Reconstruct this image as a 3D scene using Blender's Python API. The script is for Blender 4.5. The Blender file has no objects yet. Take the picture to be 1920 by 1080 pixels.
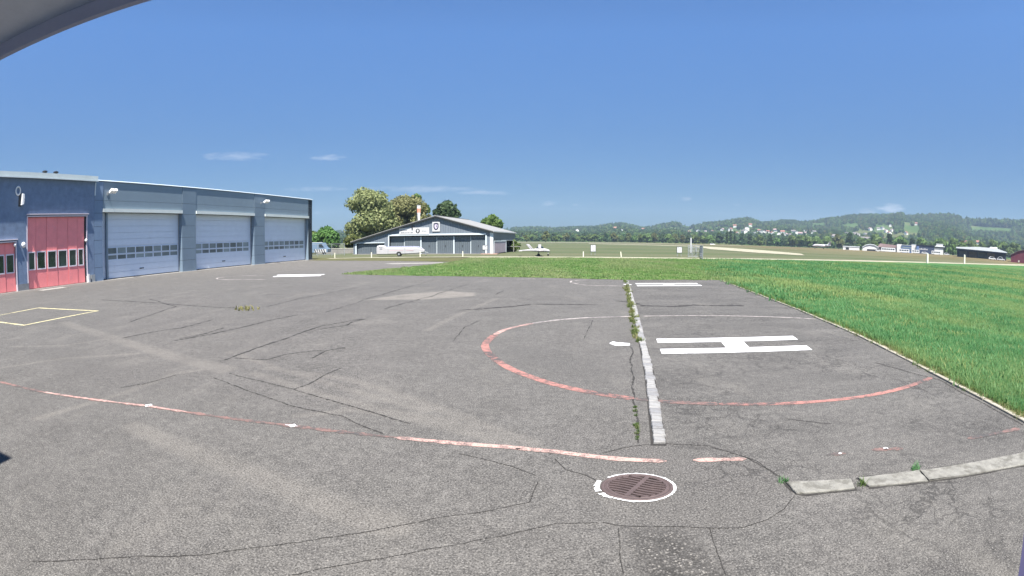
import bpy, bmesh, math, random
import numpy as np
from mathutils import Vector, Matrix
S = bpy.context.scene
COL = S.collection
R = math.radians
PI = math.pi

# ------------------------------------------------------------------ camera
cd = bpy.data.cameras.new('camera')
cam = bpy.data.objects.new('camera', cd)
COL.objects.link(cam)
S.camera = cam
cam.location = (0, 0, 2.2)
cam.rotation_euler = (R(90 - 5.38), 0, 0)
cd.type = 'PANO'                       # the wide webcam lens
cd.panorama_type = 'FISHEYE_EQUISOLID'
cd.sensor_fit = 'HORIZONTAL'
cd.sensor_width, cd.sensor_height = 36, 20.25
cd.fisheye_lens = 18.0
cd.fisheye_fov = R(170)
cd.clip_start, cd.clip_end = 0.02, 9000

# ------------------------------------------------------------------ light
SUN_EL, SUN_AZ = R(64.1), R(176.6)     # azimuth from +Y towards +X
world = bpy.data.worlds.new('World')
S.world = world
world.use_nodes = True
wn, wl = world.node_tree.nodes, world.node_tree.links
wn.clear()
w_out = wn.new('ShaderNodeOutputWorld')
w_bg = wn.new('ShaderNodeBackground')
w_bg.inputs['Strength'].default_value = 0.06
sky = wn.new('ShaderNodeTexSky')
sky.sky_type = 'NISHITA'
sky.sun_disc = False
sky.sun_elevation = SUN_EL
sky.sun_rotation = SUN_AZ
sky.altitude = 510
sky.air_density = 1.0
sky.dust_density = 0.25
sky.ozone_density = 3.0
wl.new(w_bg.outputs[0], w_out.inputs[0])

def wmath(op, a, b=None, c=None):
    n = wn.new('ShaderNodeMath'); n.operation = op
    for i, v in enumerate((a, b, c)):
        if v is None: continue
        if isinstance(v, (int, float)): n.inputs[i].default_value = v
        else: wl.new(v, n.inputs[i])
    return n.outputs[0]
# a few small fair-weather clouds and thin wisps low in the sky: (azimuth, elevation, half width, half height, strength), degrees
CLOUDS = [(4.05, 4.05, .85, .30, .34), (7.1, 4.0, .40, .18, .20), (9.0, 4.15, .3, .16, .16), (19.6, 4.75, .75, .32, .42),
          (25.4, 4.2, .5, .2, .12), (43.4, 4.35, 1.9, .55, .5), (40.5, 4.0, 1.6, .30, .3), (-21.9, 3.3, .5, .2, .18),
          (-31.6, 9.6, 3.6, .5, .34), (-20.9, 9.4, 2.2, .32, .42), (-22.0, 5.9, 3.6, .32, .28), (-9.5, 5.75, 6.0, .42, .26), (-3.2, 5.3, 3.4, .24, .30), (-14.5, 5.9, 3.5, .22, .2)]
tc = wn.new('ShaderNodeTexCoord')
nrm = wn.new('ShaderNodeVectorMath'); nrm.operation = 'NORMALIZE'
wl.new(tc.outputs['Generated'], nrm.inputs[0])
cn = wn.new('ShaderNodeTexNoise'); cn.inputs['Scale'].default_value = 34; cn.inputs['Detail'].default_value = 5
mp = wn.new('ShaderNodeMapping'); mp.inputs['Scale'].default_value = (1, 1, 4.5)
wl.new(nrm.outputs[0], mp.inputs[0]); wl.new(mp.outputs[0], cn.inputs['Vector'])
cov = None
for az, el, hw, hh, st in CLOUDS:
    a, e = R(az), R(el)
    rt = (math.cos(a), -math.sin(a), 0)
    up = (-math.sin(e) * math.sin(a), -math.sin(e) * math.cos(a), math.cos(e))
    fw = (math.cos(e) * math.sin(a), math.cos(e) * math.cos(a), math.sin(e))
    ds = []
    for v in (rt, up, fw):
        d = wn.new('ShaderNodeVectorMath'); d.operation = 'DOT_PRODUCT'
        d.inputs[1].default_value = v
        wl.new(nrm.outputs[0], d.inputs[0]); ds.append(d.outputs['Value'])
    q = wmath('ADD', wmath('POWER', wmath('ABSOLUTE', wmath('DIVIDE', ds[0], math.tan(R(hw)))), 2.0),
              wmath('POWER', wmath('ABSOLUTE', wmath('DIVIDE', ds[1], math.tan(R(hh)))), 2.0))
    m = wmath('SUBTRACT', wmath('ADD', 1.0, wmath('MULTIPLY', wmath('SUBTRACT', cn.outputs['Fac'], .5), 3.4)), q)
    m = wmath('MULTIPLY', m, 0.75); m.node.use_clamp = True
    m = wmath('MULTIPLY', wmath('MULTIPLY', m, st), wmath('GREATER_THAN', ds[2], 0))
    cov = m if cov is None else wmath('MAXIMUM', cov, m)
tint = wn.new('ShaderNodeMixRGB'); tint.blend_type = 'MULTIPLY'; tint.inputs[0].default_value = 1
tint.inputs[2].default_value = (.615, .90, 1.19, 1)
wl.new(sky.outputs[0], tint.inputs[1])
el_s = wn.new('ShaderNodeSeparateXYZ'); wl.new(nrm.outputs[0], el_s.inputs[0])
deep = wn.new('ShaderNodeValToRGB')                                  # the camera keeps the low sky deep, all the way round
for k_, (p_, v_) in enumerate(((0.0, .27), (.20, .58), (.40, .97))):
    e_ = deep.color_ramp.elements[k_] if k_ < 2 else deep.color_ramp.elements.new(.5)
    e_.position = p_; e_.color = (v_, v_, v_, 1)
wl.new(el_s.outputs[2], deep.inputs[0])
low = wn.new('ShaderNodeMixRGB'); low.blend_type = 'MULTIPLY'; low.inputs[0].default_value = 1
wl.new(tint.outputs[0], low.inputs[1]); wl.new(deep.outputs[0], low.inputs[2])
cm = wn.new('ShaderNodeMixRGB'); cm.inputs[2].default_value = (5.2, 5.6, 6.4, 1)
wl.new(cov, cm.inputs[0]); wl.new(low.outputs[0], cm.inputs[1]); wl.new(cm.outputs[0], w_bg.inputs[0])

sd = bpy.data.lights.new('sun', 'SUN')
sun = bpy.data.objects.new('sun', sd); COL.objects.link(sun)
sd.energy = 5.0; sd.angle = R(.53); sd.color = (1, .955, .89)
sdir = Vector((math.cos(SUN_EL) * math.sin(SUN_AZ), math.cos(SUN_EL) * math.cos(SUN_AZ), math.sin(SUN_EL)))
sun.rotation_euler = sdir.to_track_quat('Z', 'Y').to_euler()
sun.location = (0, -20, 40)

S.view_settings.view_transform = 'Standard'
S.view_settings.look = 'None'
S.view_settings.exposure = 1.42
S.view_settings.gamma = 1
S.view_settings.use_curve_mapping = False
S.render.engine = 'CYCLES'
S.cycles.use_denoising = True
S.cycles.denoiser = 'OPENIMAGEDENOISE'
S.cycles.max_bounces = 5
S.cycles.diffuse_bounces = 2
S.cycles.glossy_bounces = 2
S.cycles.volume_bounces = 0
S.cycles.sample_clamp_indirect = 6

# ------------------------------------------------------------------ helpers
class MB:
    """collects boxes, tubes, sheets; build() links them as ONE mesh object"""
    def __init__(s): s.v, s.f, s.mi = [], [], []
    def add(s, vs, fs, mi=0):
        o = len(s.v); s.v += [tuple(map(float, p)) for p in vs]
        s.f += [tuple(o + i for i in f) for f in fs]; s.mi += [mi] * len(fs); return s
    def box(s, x0, x1, y0, y1, z0, z1, mi=0, M=None):
        vs = [Vector((x, y, z)) for z in (z0, z1) for y in (y0, y1) for x in (x0, x1)]
        if M is not None: vs = [M @ p for p in vs]
        return s.add(vs, [(0, 2, 3, 1), (4, 5, 7, 6), (0, 1, 5, 4), (2, 6, 7, 3), (0, 4, 6, 2), (1, 3, 7, 5)], mi)
    def prism(s, poly, h0, h1, axis='z', mi=0):
        """poly of 2D points extruded h0..h1 along axis (counter-clockwise seen from +axis)"""
        def P(a, b, h): return {'z': (a, b, h), 'y': (a, h, b), 'x': (h, a, b)}[axis]
        n = len(poly)
        vs = [P(a, b, h0) for a, b in poly] + [P(a, b, h1) for a, b in poly]
        fs = [tuple(reversed(range(n))), tuple(range(n, 2 * n))] + [(i, (i + 1) % n, n + (i + 1) % n, n + i) for i in range(n)]
        return s.add(vs, fs, mi)
    def tube(s, p0, p1, r0, r1=None, n=8, mi=0, cap=True):
        r1 = r0 if r1 is None else r1
        p0, p1 = Vector(p0), Vector(p1); d = (p1 - p0).normalized()
        a = d.orthogonal().normalized(); b = d.cross(a)
        vs = []
        for p, r in ((p0, r0), (p1, r1)):
            vs += [p + (a * math.cos(2 * PI * i / n) + b * math.sin(2 * PI * i / n)) * r for i in range(n)]
        fs = [(i, (i + 1) % n, n + (i + 1) % n, n + i) for i in range(n)]
        if cap: fs += [tuple(reversed(range(n))), tuple(range(n, 2 * n))]
        return s.add(vs, fs, mi)
    def lathe(s, prof, n=24, c=(0, 0, 0), mi=0):
        vs = [(c[0] + r * math.cos(2 * PI * i / n), c[1] + r * math.sin(2 * PI * i / n), c[2] + z) for r, z in prof for i in range(n)]
        fs = [(k * n + i, k * n + (i + 1) % n, (k + 1) * n + (i + 1) % n, (k + 1) * n + i) for k in range(len(prof) - 1) for i in range(n)]
        return s.add(vs, fs, mi)
    def loft(s, rings, mi=0, cap=True):
        n = len(rings[0]); vs = [p for r in rings for p in r]
        fs = [(k * n + i, k * n + (i + 1) % n, (k + 1) * n + (i + 1) % n, (k + 1) * n + i) for k in range(len(rings) - 1) for i in range(n)]
        if cap: fs += [tuple(reversed(range(n))), tuple(range((len(rings) - 1) * n, len(rings) * n))]
        return s.add(vs, fs, mi)
    def mesh(s, name, mats, smooth=False, recalc=True):
        me = bpy.data.meshes.new(name); me.from_pydata(s.v, [], s.f)
        for m in (mats if isinstance(mats, (list, tuple)) else [mats]): me.materials.append(m)
        if any(s.mi): me.polygons.foreach_set('material_index', s.mi)
        if recalc and len(s.f) < 20000:
            bm = bmesh.new(); bm.from_mesh(me); bmesh.ops.recalc_face_normals(bm, faces=bm.faces); bm.to_mesh(me); bm.free()
        if smooth: me.polygons.foreach_set('use_smooth', [True] * len(me.polygons))
        return me
    def build(s, name, mats, parent=None, smooth=False, recalc=True):
        return link(name, s.mesh(name, mats, smooth, recalc), parent)

def link(name, me, parent=None, loc=None, rz=None):
    o = bpy.data.objects.new(name, me); COL.objects.link(o)
    if parent is not None: o.parent = parent
    if loc is not None: o.location = loc
    if rz is not None: o.rotation_euler = (0, 0, rz)
    return o

def tag(o, label=None, cat=None, group=None, kind=None):
    if label: o['label'] = label
    if cat: o['category'] = cat
    if group: o['group'] = group
    if kind: o['kind'] = kind
    return o

def thing(name, label, cat, loc=(0, 0, 0), rz=0, group=None):
    o = bpy.data.objects.new(name, None); COL.objects.link(o)
    o.empty_display_size = .3
    o.location = loc; o.rotation_euler = (0, 0, rz)
    return tag(o, label, cat, group)

def dup(root, loc, rz=0, label=None, scale=None):
    r = root.copy(); COL.objects.link(r); r.location = loc; r.rotation_euler = (0, 0, rz)
    if scale is not None: r.scale = scale
    if label: r['label'] = label
    for ch in root.children:
        c = ch.copy(); COL.objects.link(c); c.parent = r
        for g in ch.children:
            d = g.copy(); COL.objects.link(d); d.parent = c
    return r

def grid_mesh(name, P, mat, smooth=True):
    """P: array (nu, nv, 3) of points"""
    nu, nv, _ = P.shape
    me = bpy.data.meshes.new(name)
    idx = np.arange(nu * nv).reshape(nu, nv)
    f = np.stack([idx[:-1, :-1], idx[1:, :-1], idx[1:, 1:], idx[:-1, 1:]], -1).reshape(-1, 4)
    quads_into(me, P.reshape(-1, 3), f)
    me.materials.append(mat)
    if smooth: me.polygons.foreach_set('use_smooth', np.ones(len(f), bool))
    return me

def quads_into(me, v, f):
    k = f.shape[1]
    me.vertices.add(len(v)); me.vertices.foreach_set('co', np.asarray(v, np.float32).ravel())
    me.loops.add(f.size); me.loops.foreach_set('vertex_index', f.astype(np.int32).ravel())
    me.polygons.add(len(f))
    me.polygons.foreach_set('loop_start', np.arange(0, f.size, k, dtype=np.int32))
    me.polygons.foreach_set('loop_total', np.full(len(f), k, np.int32))
    me.update(calc_edges=True); me.validate()

# ------------------------------------------------------------------ materials
def nmat(name):
    m = bpy.data.materials.new(name); m.use_nodes = True
    nt = m.node_tree
    return m, nt, nt.nodes['Principled BSDF']
class NT:
    def __init__(s, nt): s.nt = nt
    def n(s, t, **kw):
        o = s.nt.nodes.new(t)
        for k, v in kw.items(): setattr(o, k, v)
        return o
    def put(s, inp, v):
        if hasattr(v, 'links') and hasattr(v, 'node'): s.nt.links.new(v, inp)
        elif isinstance(v, (tuple, list)) and len(v) == 3 and inp.type == 'RGBA': inp.default_value = (*v, 1)
        else: inp.default_value = v
    def math(s, op, a, b=None, c=None, clamp=False):
        o = s.n('ShaderNodeMath', operation=op, use_clamp=clamp)
        for i, v in enumerate((a, b, c)):
            if v is not None: s.put(o.inputs[i], v)
        return o.outputs[0]
    def mix(s, fac, a, b, blend='MIX'):
        o = s.n('ShaderNodeMixRGB', blend_type=blend)
        s.put(o.inputs[0], fac); s.put(o.inputs[1], a); s.put(o.inputs[2], b)
        return o.outputs[0]
    def noise(s, vec, scale, detail=3, rough=.55, dist=0):
        o = s.n('ShaderNodeTexNoise'); o.inputs['Scale'].default_value = scale; o.inputs['Detail'].default_value = detail
        o.inputs['Roughness'].default_value = rough; o.inputs['Distortion'].default_value = dist
        if vec is not None: s.put(o.inputs['Vector'], vec)
        return o
    def ramp(s, fac, stops):
        o = s.n('ShaderNodeValToRGB'); e = o.color_ramp.elements
        while len(e) < len(stops): e.new(.5)
        for i, (p, c) in enumerate(stops):
            e[i].position = p; e[i].color = (*c, 1) if len(c) == 3 else c
        s.put(o.inputs[0], fac); return o.outputs[0]
    def rng(s, v, a, b, c=0, d=1):
        o = s.n('ShaderNodeMapRange'); s.put(o.inputs[0], v)
        for i, x in enumerate((a, b, c, d)): o.inputs[i + 1].default_value = x
        return o.outputs[0]
    def coords(s, which='Object'): return s.n('ShaderNodeTexCoord').outputs[which]
    def pos(s): return s.n('ShaderNodeNewGeometry').outputs['Position']
    def mapping(s, vec, scale=(1, 1, 1), rot=(0, 0, 0)):
        o = s.n('ShaderNodeMapping'); o.inputs['Scale'].default_value = scale; o.inputs['Rotation'].default_value = rot
        s.put(o.inputs[0], vec); return o.outputs[0]
    def attr(s, name):
        o = s.n('ShaderNodeAttribute', attribute_name=name); return o.outputs['Fac']
    def bump(s, h, dist, strength=1):
        o = s.n('ShaderNodeBump'); o.inputs['Distance'].default_value = dist; o.inputs['Strength'].default_value = strength
        s.put(o.inputs['Height'], h); return o.outputs[0]

def M(name, col, rough=.6, var=.12, scale=4., metal=0., spec=.4, bump=0., dirt=None, stretch=(1, 1, 1), dcol=None):
    """painted / mineral surface: base colour with blotches and fine grain"""
    m, nt, b = nmat(name); t = NT(nt)
    v = t.mapping(t.coords(), stretch)
    n1 = t.noise(v, scale, 4).outputs['Fac']; n2 = t.noise(v, scale * 9, 2).outputs['Fac']
    f = t.math('ADD', t.math('MULTIPLY', n1, .7), t.math('MULTIPLY', n2, .3))
    lo = tuple(c * (1 - var) for c in col); hi = tuple(min(1, c * (1 + var)) for c in col)
    c = t.ramp(f, [(.3, lo), (.7, hi)])
    if dirt:
        dn = t.noise(v, dirt[0], 6, .7).outputs['Fac']
        c = t.mix(t.rng(dn, dirt[1], dirt[1] + .12, 0, dirt[2]), c, dcol or (.12, .105, .09))
    t.put(b.inputs['Base Color'], c)
    b.inputs['Roughness'].default_value = rough; b.inputs['Metallic'].default_value = metal
    b.inputs['Specular IOR Level'].default_value = spec
    if bump: t.put(b.inputs['Normal'], t.bump(n2, bump))
    return m

m_white = M('white paint', (.55, .55, .545), .45, .05, 3)
m_cream = M('cream paint', (.62, .6, .5), .6, .1, 5)
m_dark = M('dark metal', (.03, .032, .036), .5, .2, 5)
m_steel = M('galvanised steel', (.33, .35, .36), .42, .15, 8, .3)
m_rubber = M('rubber', (.02, .02, .02), .8, .2, 8)
def glass(name, col=(.02, .03, .035), rough=.06):
    m, nt, b = nmat(name); t = NT(nt)
    oi = t.n('ShaderNodeObjectInfo').outputs['Random']
    n = t.math('ADD', t.math('MULTIPLY', t.noise(t.coords(), .8, 3).outputs['Fac'], .6), t.math('MULTIPLY', oi, .4))
    t.put(b.inputs['Base Color'], t.ramp(n, [(.35, tuple(c * .6 for c in col)), (.7, tuple(c * 1.6 for c in col))]))
    b.inputs['Roughness'].default_value = rough; b.inputs['Specular IOR Level'].default_value = .8
    return m
m_glass = glass('dark glass')
m_milk = glass('ribbed plastic pane', (.17, .205, .21), .3)

def thin_leaf(t, b, col, k):
    """light also passes through the leaf"""
    tr = t.n('ShaderNodeBsdfTranslucent'); mx = t.n('ShaderNodeMixShader'); mx.inputs[0].default_value = k
    t.put(tr.inputs['Color'], col); t.nt.links.new(b.outputs[0], mx.inputs[1]); t.nt.links.new(tr.outputs[0], mx.inputs[2])
    t.nt.links.new(mx.outputs[0], t.nt.nodes['Material Output'].inputs['Surface'])
def leafmat(name, a, bcol, ccol=None, rough=.65):
    m, nt, b = nmat(name); t = NT(nt)
    oi = t.n('ShaderNodeObjectInfo').outputs['Random']
    n = t.noise(t.coords(), .55, 3).outputs['Fac']
    n2 = t.noise(t.coords(), 3.1, 2).outputs['Fac']
    f = t.math('ADD', t.math('MULTIPLY', n, .55), t.math('MULTIPLY', n2, .45))
    c = t.ramp(f, [(.34, a), (.5, bcol), (.66, ccol or tuple(x * 1.35 for x in bcol))])
    hs = t.n('ShaderNodeHueSaturation'); t.put(hs.inputs['Color'], c)
    t.put(hs.inputs['Hue'], t.rng(oi, 0, 1, .475, .515)); t.put(hs.inputs['Value'], t.rng(oi, 0, 1, .86, 1.16))
    b.inputs['Roughness'].default_value = rough; b.inputs['Specular IOR Level'].default_value = .25
    t.put(b.inputs['Base Color'], hs.outputs[0]); thin_leaf(t, b, hs.outputs[0], .35)
    return m
m_bark = M('bark', (.11, .085, .06), .9, .3, 6, bump=.01)
# ground traces in metres (x to the right, y away from the camera)
CRACKS=[
[(-3.57,1.69),(-2.86,2.23),(-1.9,2.84),(-1.3,3.19),(-0.68,3.54),(0.0,3.82),(0.15,3.88),(0.21,4.15),(0.24,4.28)],
[(0.23,4.41),(0.0,4.62),(-0.22,4.76),(-0.56,4.93)],
[(-1.52,2.58),(-1.05,2.88),(-0.62,3.11),(0.0,3.37),(0.34,3.51),(0.68,3.5)],
[(0.95,4.9),(1.2,5.02),(1.52,5.08),(1.7,5.06),(2.16,4.9),(2.45,4.49),(2.54,4.15),(2.61,3.8)],
[(2.53,3.54),(2.31,3.35),(2.08,3.23),(1.81,3.18),(1.55,3.25),(1.38,3.31),(0.84,3.43),(0.72,3.5)],
[(0.44,4.8),(0.52,4.54),(0.71,4.38),(0.79,4.25)],
[(-5.56,8.42),(-5.46,9.65),(-5.2,11.45),(-5.05,12.58),(-4.67,13.24),(-4.26,13.96)],
[(-4.94,12.1),(-4.37,12.83),(-4.39,13.37),(-4.18,13.96)],
[(-5.43,8.65),(-4.69,8.68),(-4.48,9.26),(-4.03,9.65),(-3.8,9.68),(-3.48,10.05)],
[(-3.83,8.99),(-3.79,9.63)],
[(-6.38,6.06),(-6.09,6.43),(-5.97,6.77),(-5.87,7.15)],
[(-3.32,6.94),(-3.18,7.28),(-3.12,7.86),(-3.0,8.37)],
[(-4.91,7.56),(-3.92,7.18),(-3.32,6.94),(-2.65,6.58),(-1.97,6.22),(-1.5,5.93),(-1.23,5.77)],
[(-5.04,7.22),(-3.94,6.64),(-3.07,6.19),(-2.18,5.93),(-1.47,5.38)],
[(-9.89,9.78),(-9.57,10.87),(-9.11,11.61),(-9.01,13.23)],
[(-8.12,9.83),(-7.54,11.01),(-7.16,12.44),(-7.05,13.23),(-6.58,14.59)],
[(-8.12,10.19),(-7.8,10.88),(-7.74,11.89)],
[(-8.66,16.33),(-8.47,18.85),(-7.72,22.07),(-7.34,23.36)],
[(-19.13,17.53),(-15.91,17.06),(-13.13,16.47),(-10.82,15.94),(-9.81,15.91)],
[(-5.87,15.13),(-5.6,18.45),(-5.19,22.1),(-4.26,28.87)],
[(-4.14,16.01),(-3.44,19.05),(-2.13,25.34)],
[(-0.65,20.6),(-0.35,22.13)],
[(3.75,18.36),(4.3,17.85),(4.43,17.23)],
[(4.37,16.95),(5.43,16.6),(6.36,16.97),(7.08,16.77),(8.27,16.67)],
[(2.46,10.28),(2.02,8.13),(1.66,6.45),(1.39,5.14)],
[(7.1,7.77),(7.5,6.16),(7.27,5.36),(7.13,4.57),(6.91,3.58)],
[(-1.67,15.86),(0.0,16.78),(0.73,17.48),(3.28,17.14)],
[(3.52,5.48),(3.72,5.31),(4.03,5.09)],
[(2.54,4.15),(2.52,4.37),(2.45,4.49)],
[(-16.26,18.26),(-12.65,15.87),(-11.79,12.01)],
[(-1.28,10.93),(-1.21,12.64),(-0.88,13.94)],
[(1.58,10.92),(2.22,13.9)],
[(0.83,3.4),(0.77,3.02),(0.75,2.77)],
[(1.55,3.25),(1.5,2.94),(1.45,2.6)],
]
LIGHT=[
([(-14.63,11.29),(-10.68,9.87),(-8.04,8.86),(-6.41,8.24),(-5.18,7.81)],.7),
([(-4.41,7.69),(-2.6,6.67),(-1.05,5.88),(0.23,5.12)],.35),
([(-4.39,8.09),(-2.68,7.69),(-1.62,6.95),(-0.83,6.27),(0.23,5.24)],.3),
([(-4.79,4.67),(-3.51,4.33),(-2.48,4.04),(-1.37,3.57),(-0.92,3.43)],.5),
([(-5.44,7.82),(-5.95,7.25),(-6.04,5.92),(-6.55,4.14)],.25),
([(-10.55,5.78),(-9.6,7.27),(-7.99,8.39)],.25),
([(-12.71,7.5),(-10.95,8.35),(-9.96,10.08)],.2),
([(-2.74,5.81),(-1.85,6.31),(-0.65,5.91)],.25),
([(-2.09,12.22),(-1.58,14.94),(-0.6,19.09)],.3),
([(-2.28,6.24),(-1.35,6.05),(-0.51,5.74)],.2),
([(-5.88,9.16),(-2.84,7.34),(-1.11,6.29)],.25),
]
DARK=[
([(-10.93,8.97),(-10.59,11.26),(-9.79,15.48)],.5),
([(-6.55,7.48),(-5.85,10.36),(-5.33,18.99)],.4),
([(8.23,18.86),(7.14,13.42),(6.67,10.19)],1.2),
([(5.76,18.98),(9.43,18.79)],.8),
([(5.15,13.67),(7.66,12.36)],1.0),
([(0.21,9.88),(1.24,8.2)],1.0),
([(-10.73,7.57),(-5.78,6.54)],1.0),
([(-8.47,18.85),(-6.54,23.36),(-5.08,23.9)],.5),
([(5.01,7.54),(6.09,6.43)],.8),
]
COARSE=[
([(1.2,3.38),(1.07,2.63)],.33),
]
# ------------------------------------------------------------------ terrain
SK = np.array([(-90, .9), (-40, .9), (-24, .75), (-22, .9), (-19, .98), (-17.5, .6), (-8, .5), (-2, .7), (.36, 1.12), (2.4, 1.18), (4.8, 1.08), (7.5, 1.25), (9.25, 1.3),
    (11, 1.62), (12, 1.72), (13.1, 1.62), (14.6, 1.25), (15.7, 1.4), (16.75, 1.68), (18.1, 1.95), (18.9, 1.78), (19.8, 1.35), (20.4, 1.6),
    (21.6, 1.9), (23.1, 2.06), (26.5, 2.6), (28.3, 2.15), (30.1, 2.35), (32.5, 2.35), (33.6, 2.42), (35.1, 2.7), (37, 3.0), (38.9, 3.28), (42, 3.46),
    (43, 3.5), (44.65, 3.75), (45.4, 3.45), (46.6, 3.62), (50.5, 3.88), (51.8, 3.68), (52.6, 3.2), (53.3, 3.05), (55.8, 3.16), (59.8, 3.25), (70, 3.3), (90, 3.3)])
R0, RR = 700., 1900.
def sstep(x, a, b):
    t = np.clip((x - a) / (b - a), 0, 1); return t * t * (3 - 2 * t)
def terrain(az, r):
    """ground height at azimuth (degrees) and distance"""
    az = np.asarray(az, float); r = np.asarray(r, float)
    elb = np.interp(az, [-40, 30, 42, 52, 70], [-.17, -.16, -.10, -.05, -.05])
    zb = 2.2 + R0 * np.tan(np.radians(elb))
    flat = np.maximum(zb, 0) * sstep(r, 130, 380)
    elr = np.interp(az, SK[:, 0], SK[:, 1])
    t = np.clip((r - R0) / (RR - R0), 0, 1)
    tt = t + .10 * np.sin(t * 6.3 + az * .35) * (1 - t) * t * 4
    el = elb + (elr - elb) * tt
    z = np.where(r > R0, 2.2 + np.minimum(r, RR) * np.tan(np.radians(el)), flat)
    z = np.where(r > RR, z * (1 - .45 * sstep(r, RR, RR + 900)), z)
    front = sstep(az, -100, -60) * (1 - sstep(az, 80, 110))
    return z * front
def hill_r(az, el):
    """distance at which the hillside shows at elevation el"""
    rs = np.linspace(R0 + 5, RR, 240); e = np.degrees(np.arctan2(terrain(az, rs) - 2.2, rs))
    k = int(np.argmax(e >= el)); return float(rs[k]) if e.max() >= el else float(RR)
def polar(az, r, z=0): return (r * math.sin(R(az)), r * math.cos(R(az)), z)

def field_material():
    m, nt, b = nmat('dry airfield grass'); t = NT(nt)
    p = t.pos()
    sep = t.n('ShaderNodeSeparateXYZ'); t.put(sep.inputs[0], p)
    band = t.noise(t.mapping(p, (.0035, .035, 1), (0, 0, R(14))), 1.0, 5, .6).outputs['Fac']
    blot = t.noise(p, .05, 4).outputs['Fac']; fine = t.noise(p, 2.2, 3, .7).outputs['Fac']
    f = t.math('ADD', t.math('MULTIPLY', band, .75), t.math('MULTIPLY', blot, .25))
    c = t.ramp(f, [(.36, (.056, .080, .034)), (.46, (.082, .098, .050)), (.54, (.108, .110, .064)), (.62, (.072, .092, .044))])
    # the brown ploughed strip to the right of the hangars
    dry = t.math('MULTIPLY', t.rng(sep.outputs[0], 70, 230), t.rng(sep.outputs[1], 85, 130))
    c = t.mix(t.math('MULTIPLY', dry, .75), c, t.ramp(band, [(.38, (0.124, 0.0837, 0.0403)), (.55, (0.1674, 0.1271, 0.062)), (.66, (0.1178, 0.1054, 0.0527))]))
    c = t.mix(t.rng(fine, .3, .7, 0, .45), c, t.mix(.5, c, (0.031, 0.0372, 0.0186)))
    ln = t.n('ShaderNodeVectorMath', operation='LENGTH'); t.put(ln.inputs[0], p)
    hill = t.ramp(t.noise(p, .006, 4).outputs['Fac'], [(.35, (0.0341, 0.062, 0.0186)), (.5, (0.0527, 0.093, 0.0248)), (.62, (0.0868, 0.0992, 0.0372))])
    c = t.mix(t.rng(ln.outputs['Value'], 640, 700), c, hill)
    t.put(b.inputs['Base Color'], c); b.inputs['Roughness'].default_value = .9; b.inputs['Specular IOR Level'].default_value = .1
    return m
azs = np.concatenate([np.arange(-180, -45, 7.5), np.arange(-45, 72, .45), np.arange(75, 181, 7.5)])
rs = np.concatenate([[.01], np.geomspace(4, 600, 34), np.linspace(640, 2000, 46), [2200, 2500, 2900, 3200]])
A, RG = np.meshgrid(azs, rs, indexing='ij')
Z = terrain(A, RG) - .035
ground = link('ground', grid_mesh('ground', np.stack([RG * np.sin(np.radians(A)), RG * np.cos(np.radians(A)), Z], -1), field_material()))
tag(ground, kind='structure')

# ------------------------------------------------------------------ apron (asphalt)
xs = np.concatenate([np.arange(-60, -24, 1.), np.arange(-24, -14, .3), np.arange(-14, 9, .085), np.arange(9, 14.01, .25)])
ys = np.concatenate([np.arange(-12, 1, 1.), np.arange(1, 9, .07), np.arange(9, 20, .12), np.arange(20, 36, .3), np.arange(36, 61, 1.)])
X, Y = np.meshgrid(xs, ys, indexing='ij')
def seg_mask(paths, soft=.45):
    out = np.zeros_like(X)
    for pts, w in paths:
        for (ax, ay), (bx, by) in zip(pts[:-1], pts[1:]):
            dx, dy = bx - ax, by - ay
            pad = w * 1.5
            sel = (X > min(ax, bx) - pad) & (X < max(ax, bx) + pad) & (Y > min(ay, by) - pad) & (Y < max(ay, by) + pad)
            px, py = X[sel] - ax, Y[sel] - ay
            t = np.clip((px * dx + py * dy) / (dx * dx + dy * dy), 0, 1)
            d = np.hypot(px - t * dx, py - t * dy)
            out[sel] = np.maximum(out[sel], 1 - sstep(d, w * soft, w))
    return out
def poly_mask(poly, soft=.1):
    inside = np.zeros(X.shape, bool); d = np.full(X.shape, 9.)
    n = len(poly)
    for i in range(n):
        (ax, ay), (bx, by) = poly[i], poly[(i + 1) % n]
        if ay != by:
            c = ((ay > Y) != (by > Y)) & (X < (bx - ax) * (Y - ay) / (by - ay) + ax); inside ^= c
        dx, dy = bx - ax, by - ay
        t = np.clip(((X - ax) * dx + (Y - ay) * dy) / (dx * dx + dy * dy), 0, 1)
        d = np.minimum(d, np.hypot(X - ax - t * dx, Y - ay - t * dy))
    return np.where(inside, np.clip(d / soft, 0, 1), 0)
strip_x = np.interp(Y, [4, 5.07, 8.09, 10.81, 16.02, 27.05, 32], [1.5, 1.72, 2.36, 2.93, 4.0, 6.35, 7.4])
a_light = np.maximum(seg_mask([(p_, w_ * .5) for p_, w_ in LIGHT], .4) * .85, poly_mask([(-5.71, 18.45), (-4.42, 20.77), (-2.79, 22.12), (-1.45, 21.22), (-1.41, 20.0), (-2.05, 19.43), (-3.37, 18.7)], .15) * 2.2)
a_light = np.maximum(a_light, .9 * sstep(Y, 26, 46) * (1 - sstep(X, -3, 2)) * .8)
a_light = np.maximum(a_light, .75 * sstep(-31.2 + (Y - 28.6) * .18 - X, -2.2, -.4))
a_dark = seg_mask(DARK, .1)
a_right = sstep(X - strip_x, -.02, .05)
a_coarse = poly_mask([(.84, 3.43), (.72, 2.2), (1.62, 2.2), (1.38, 3.33)], .16) ** .7
a_patch = np.clip(1 - (np.hypot((X - 1.55), (Y - 4.15) * 1.05) - .95) / .12, 0, 1)

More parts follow.
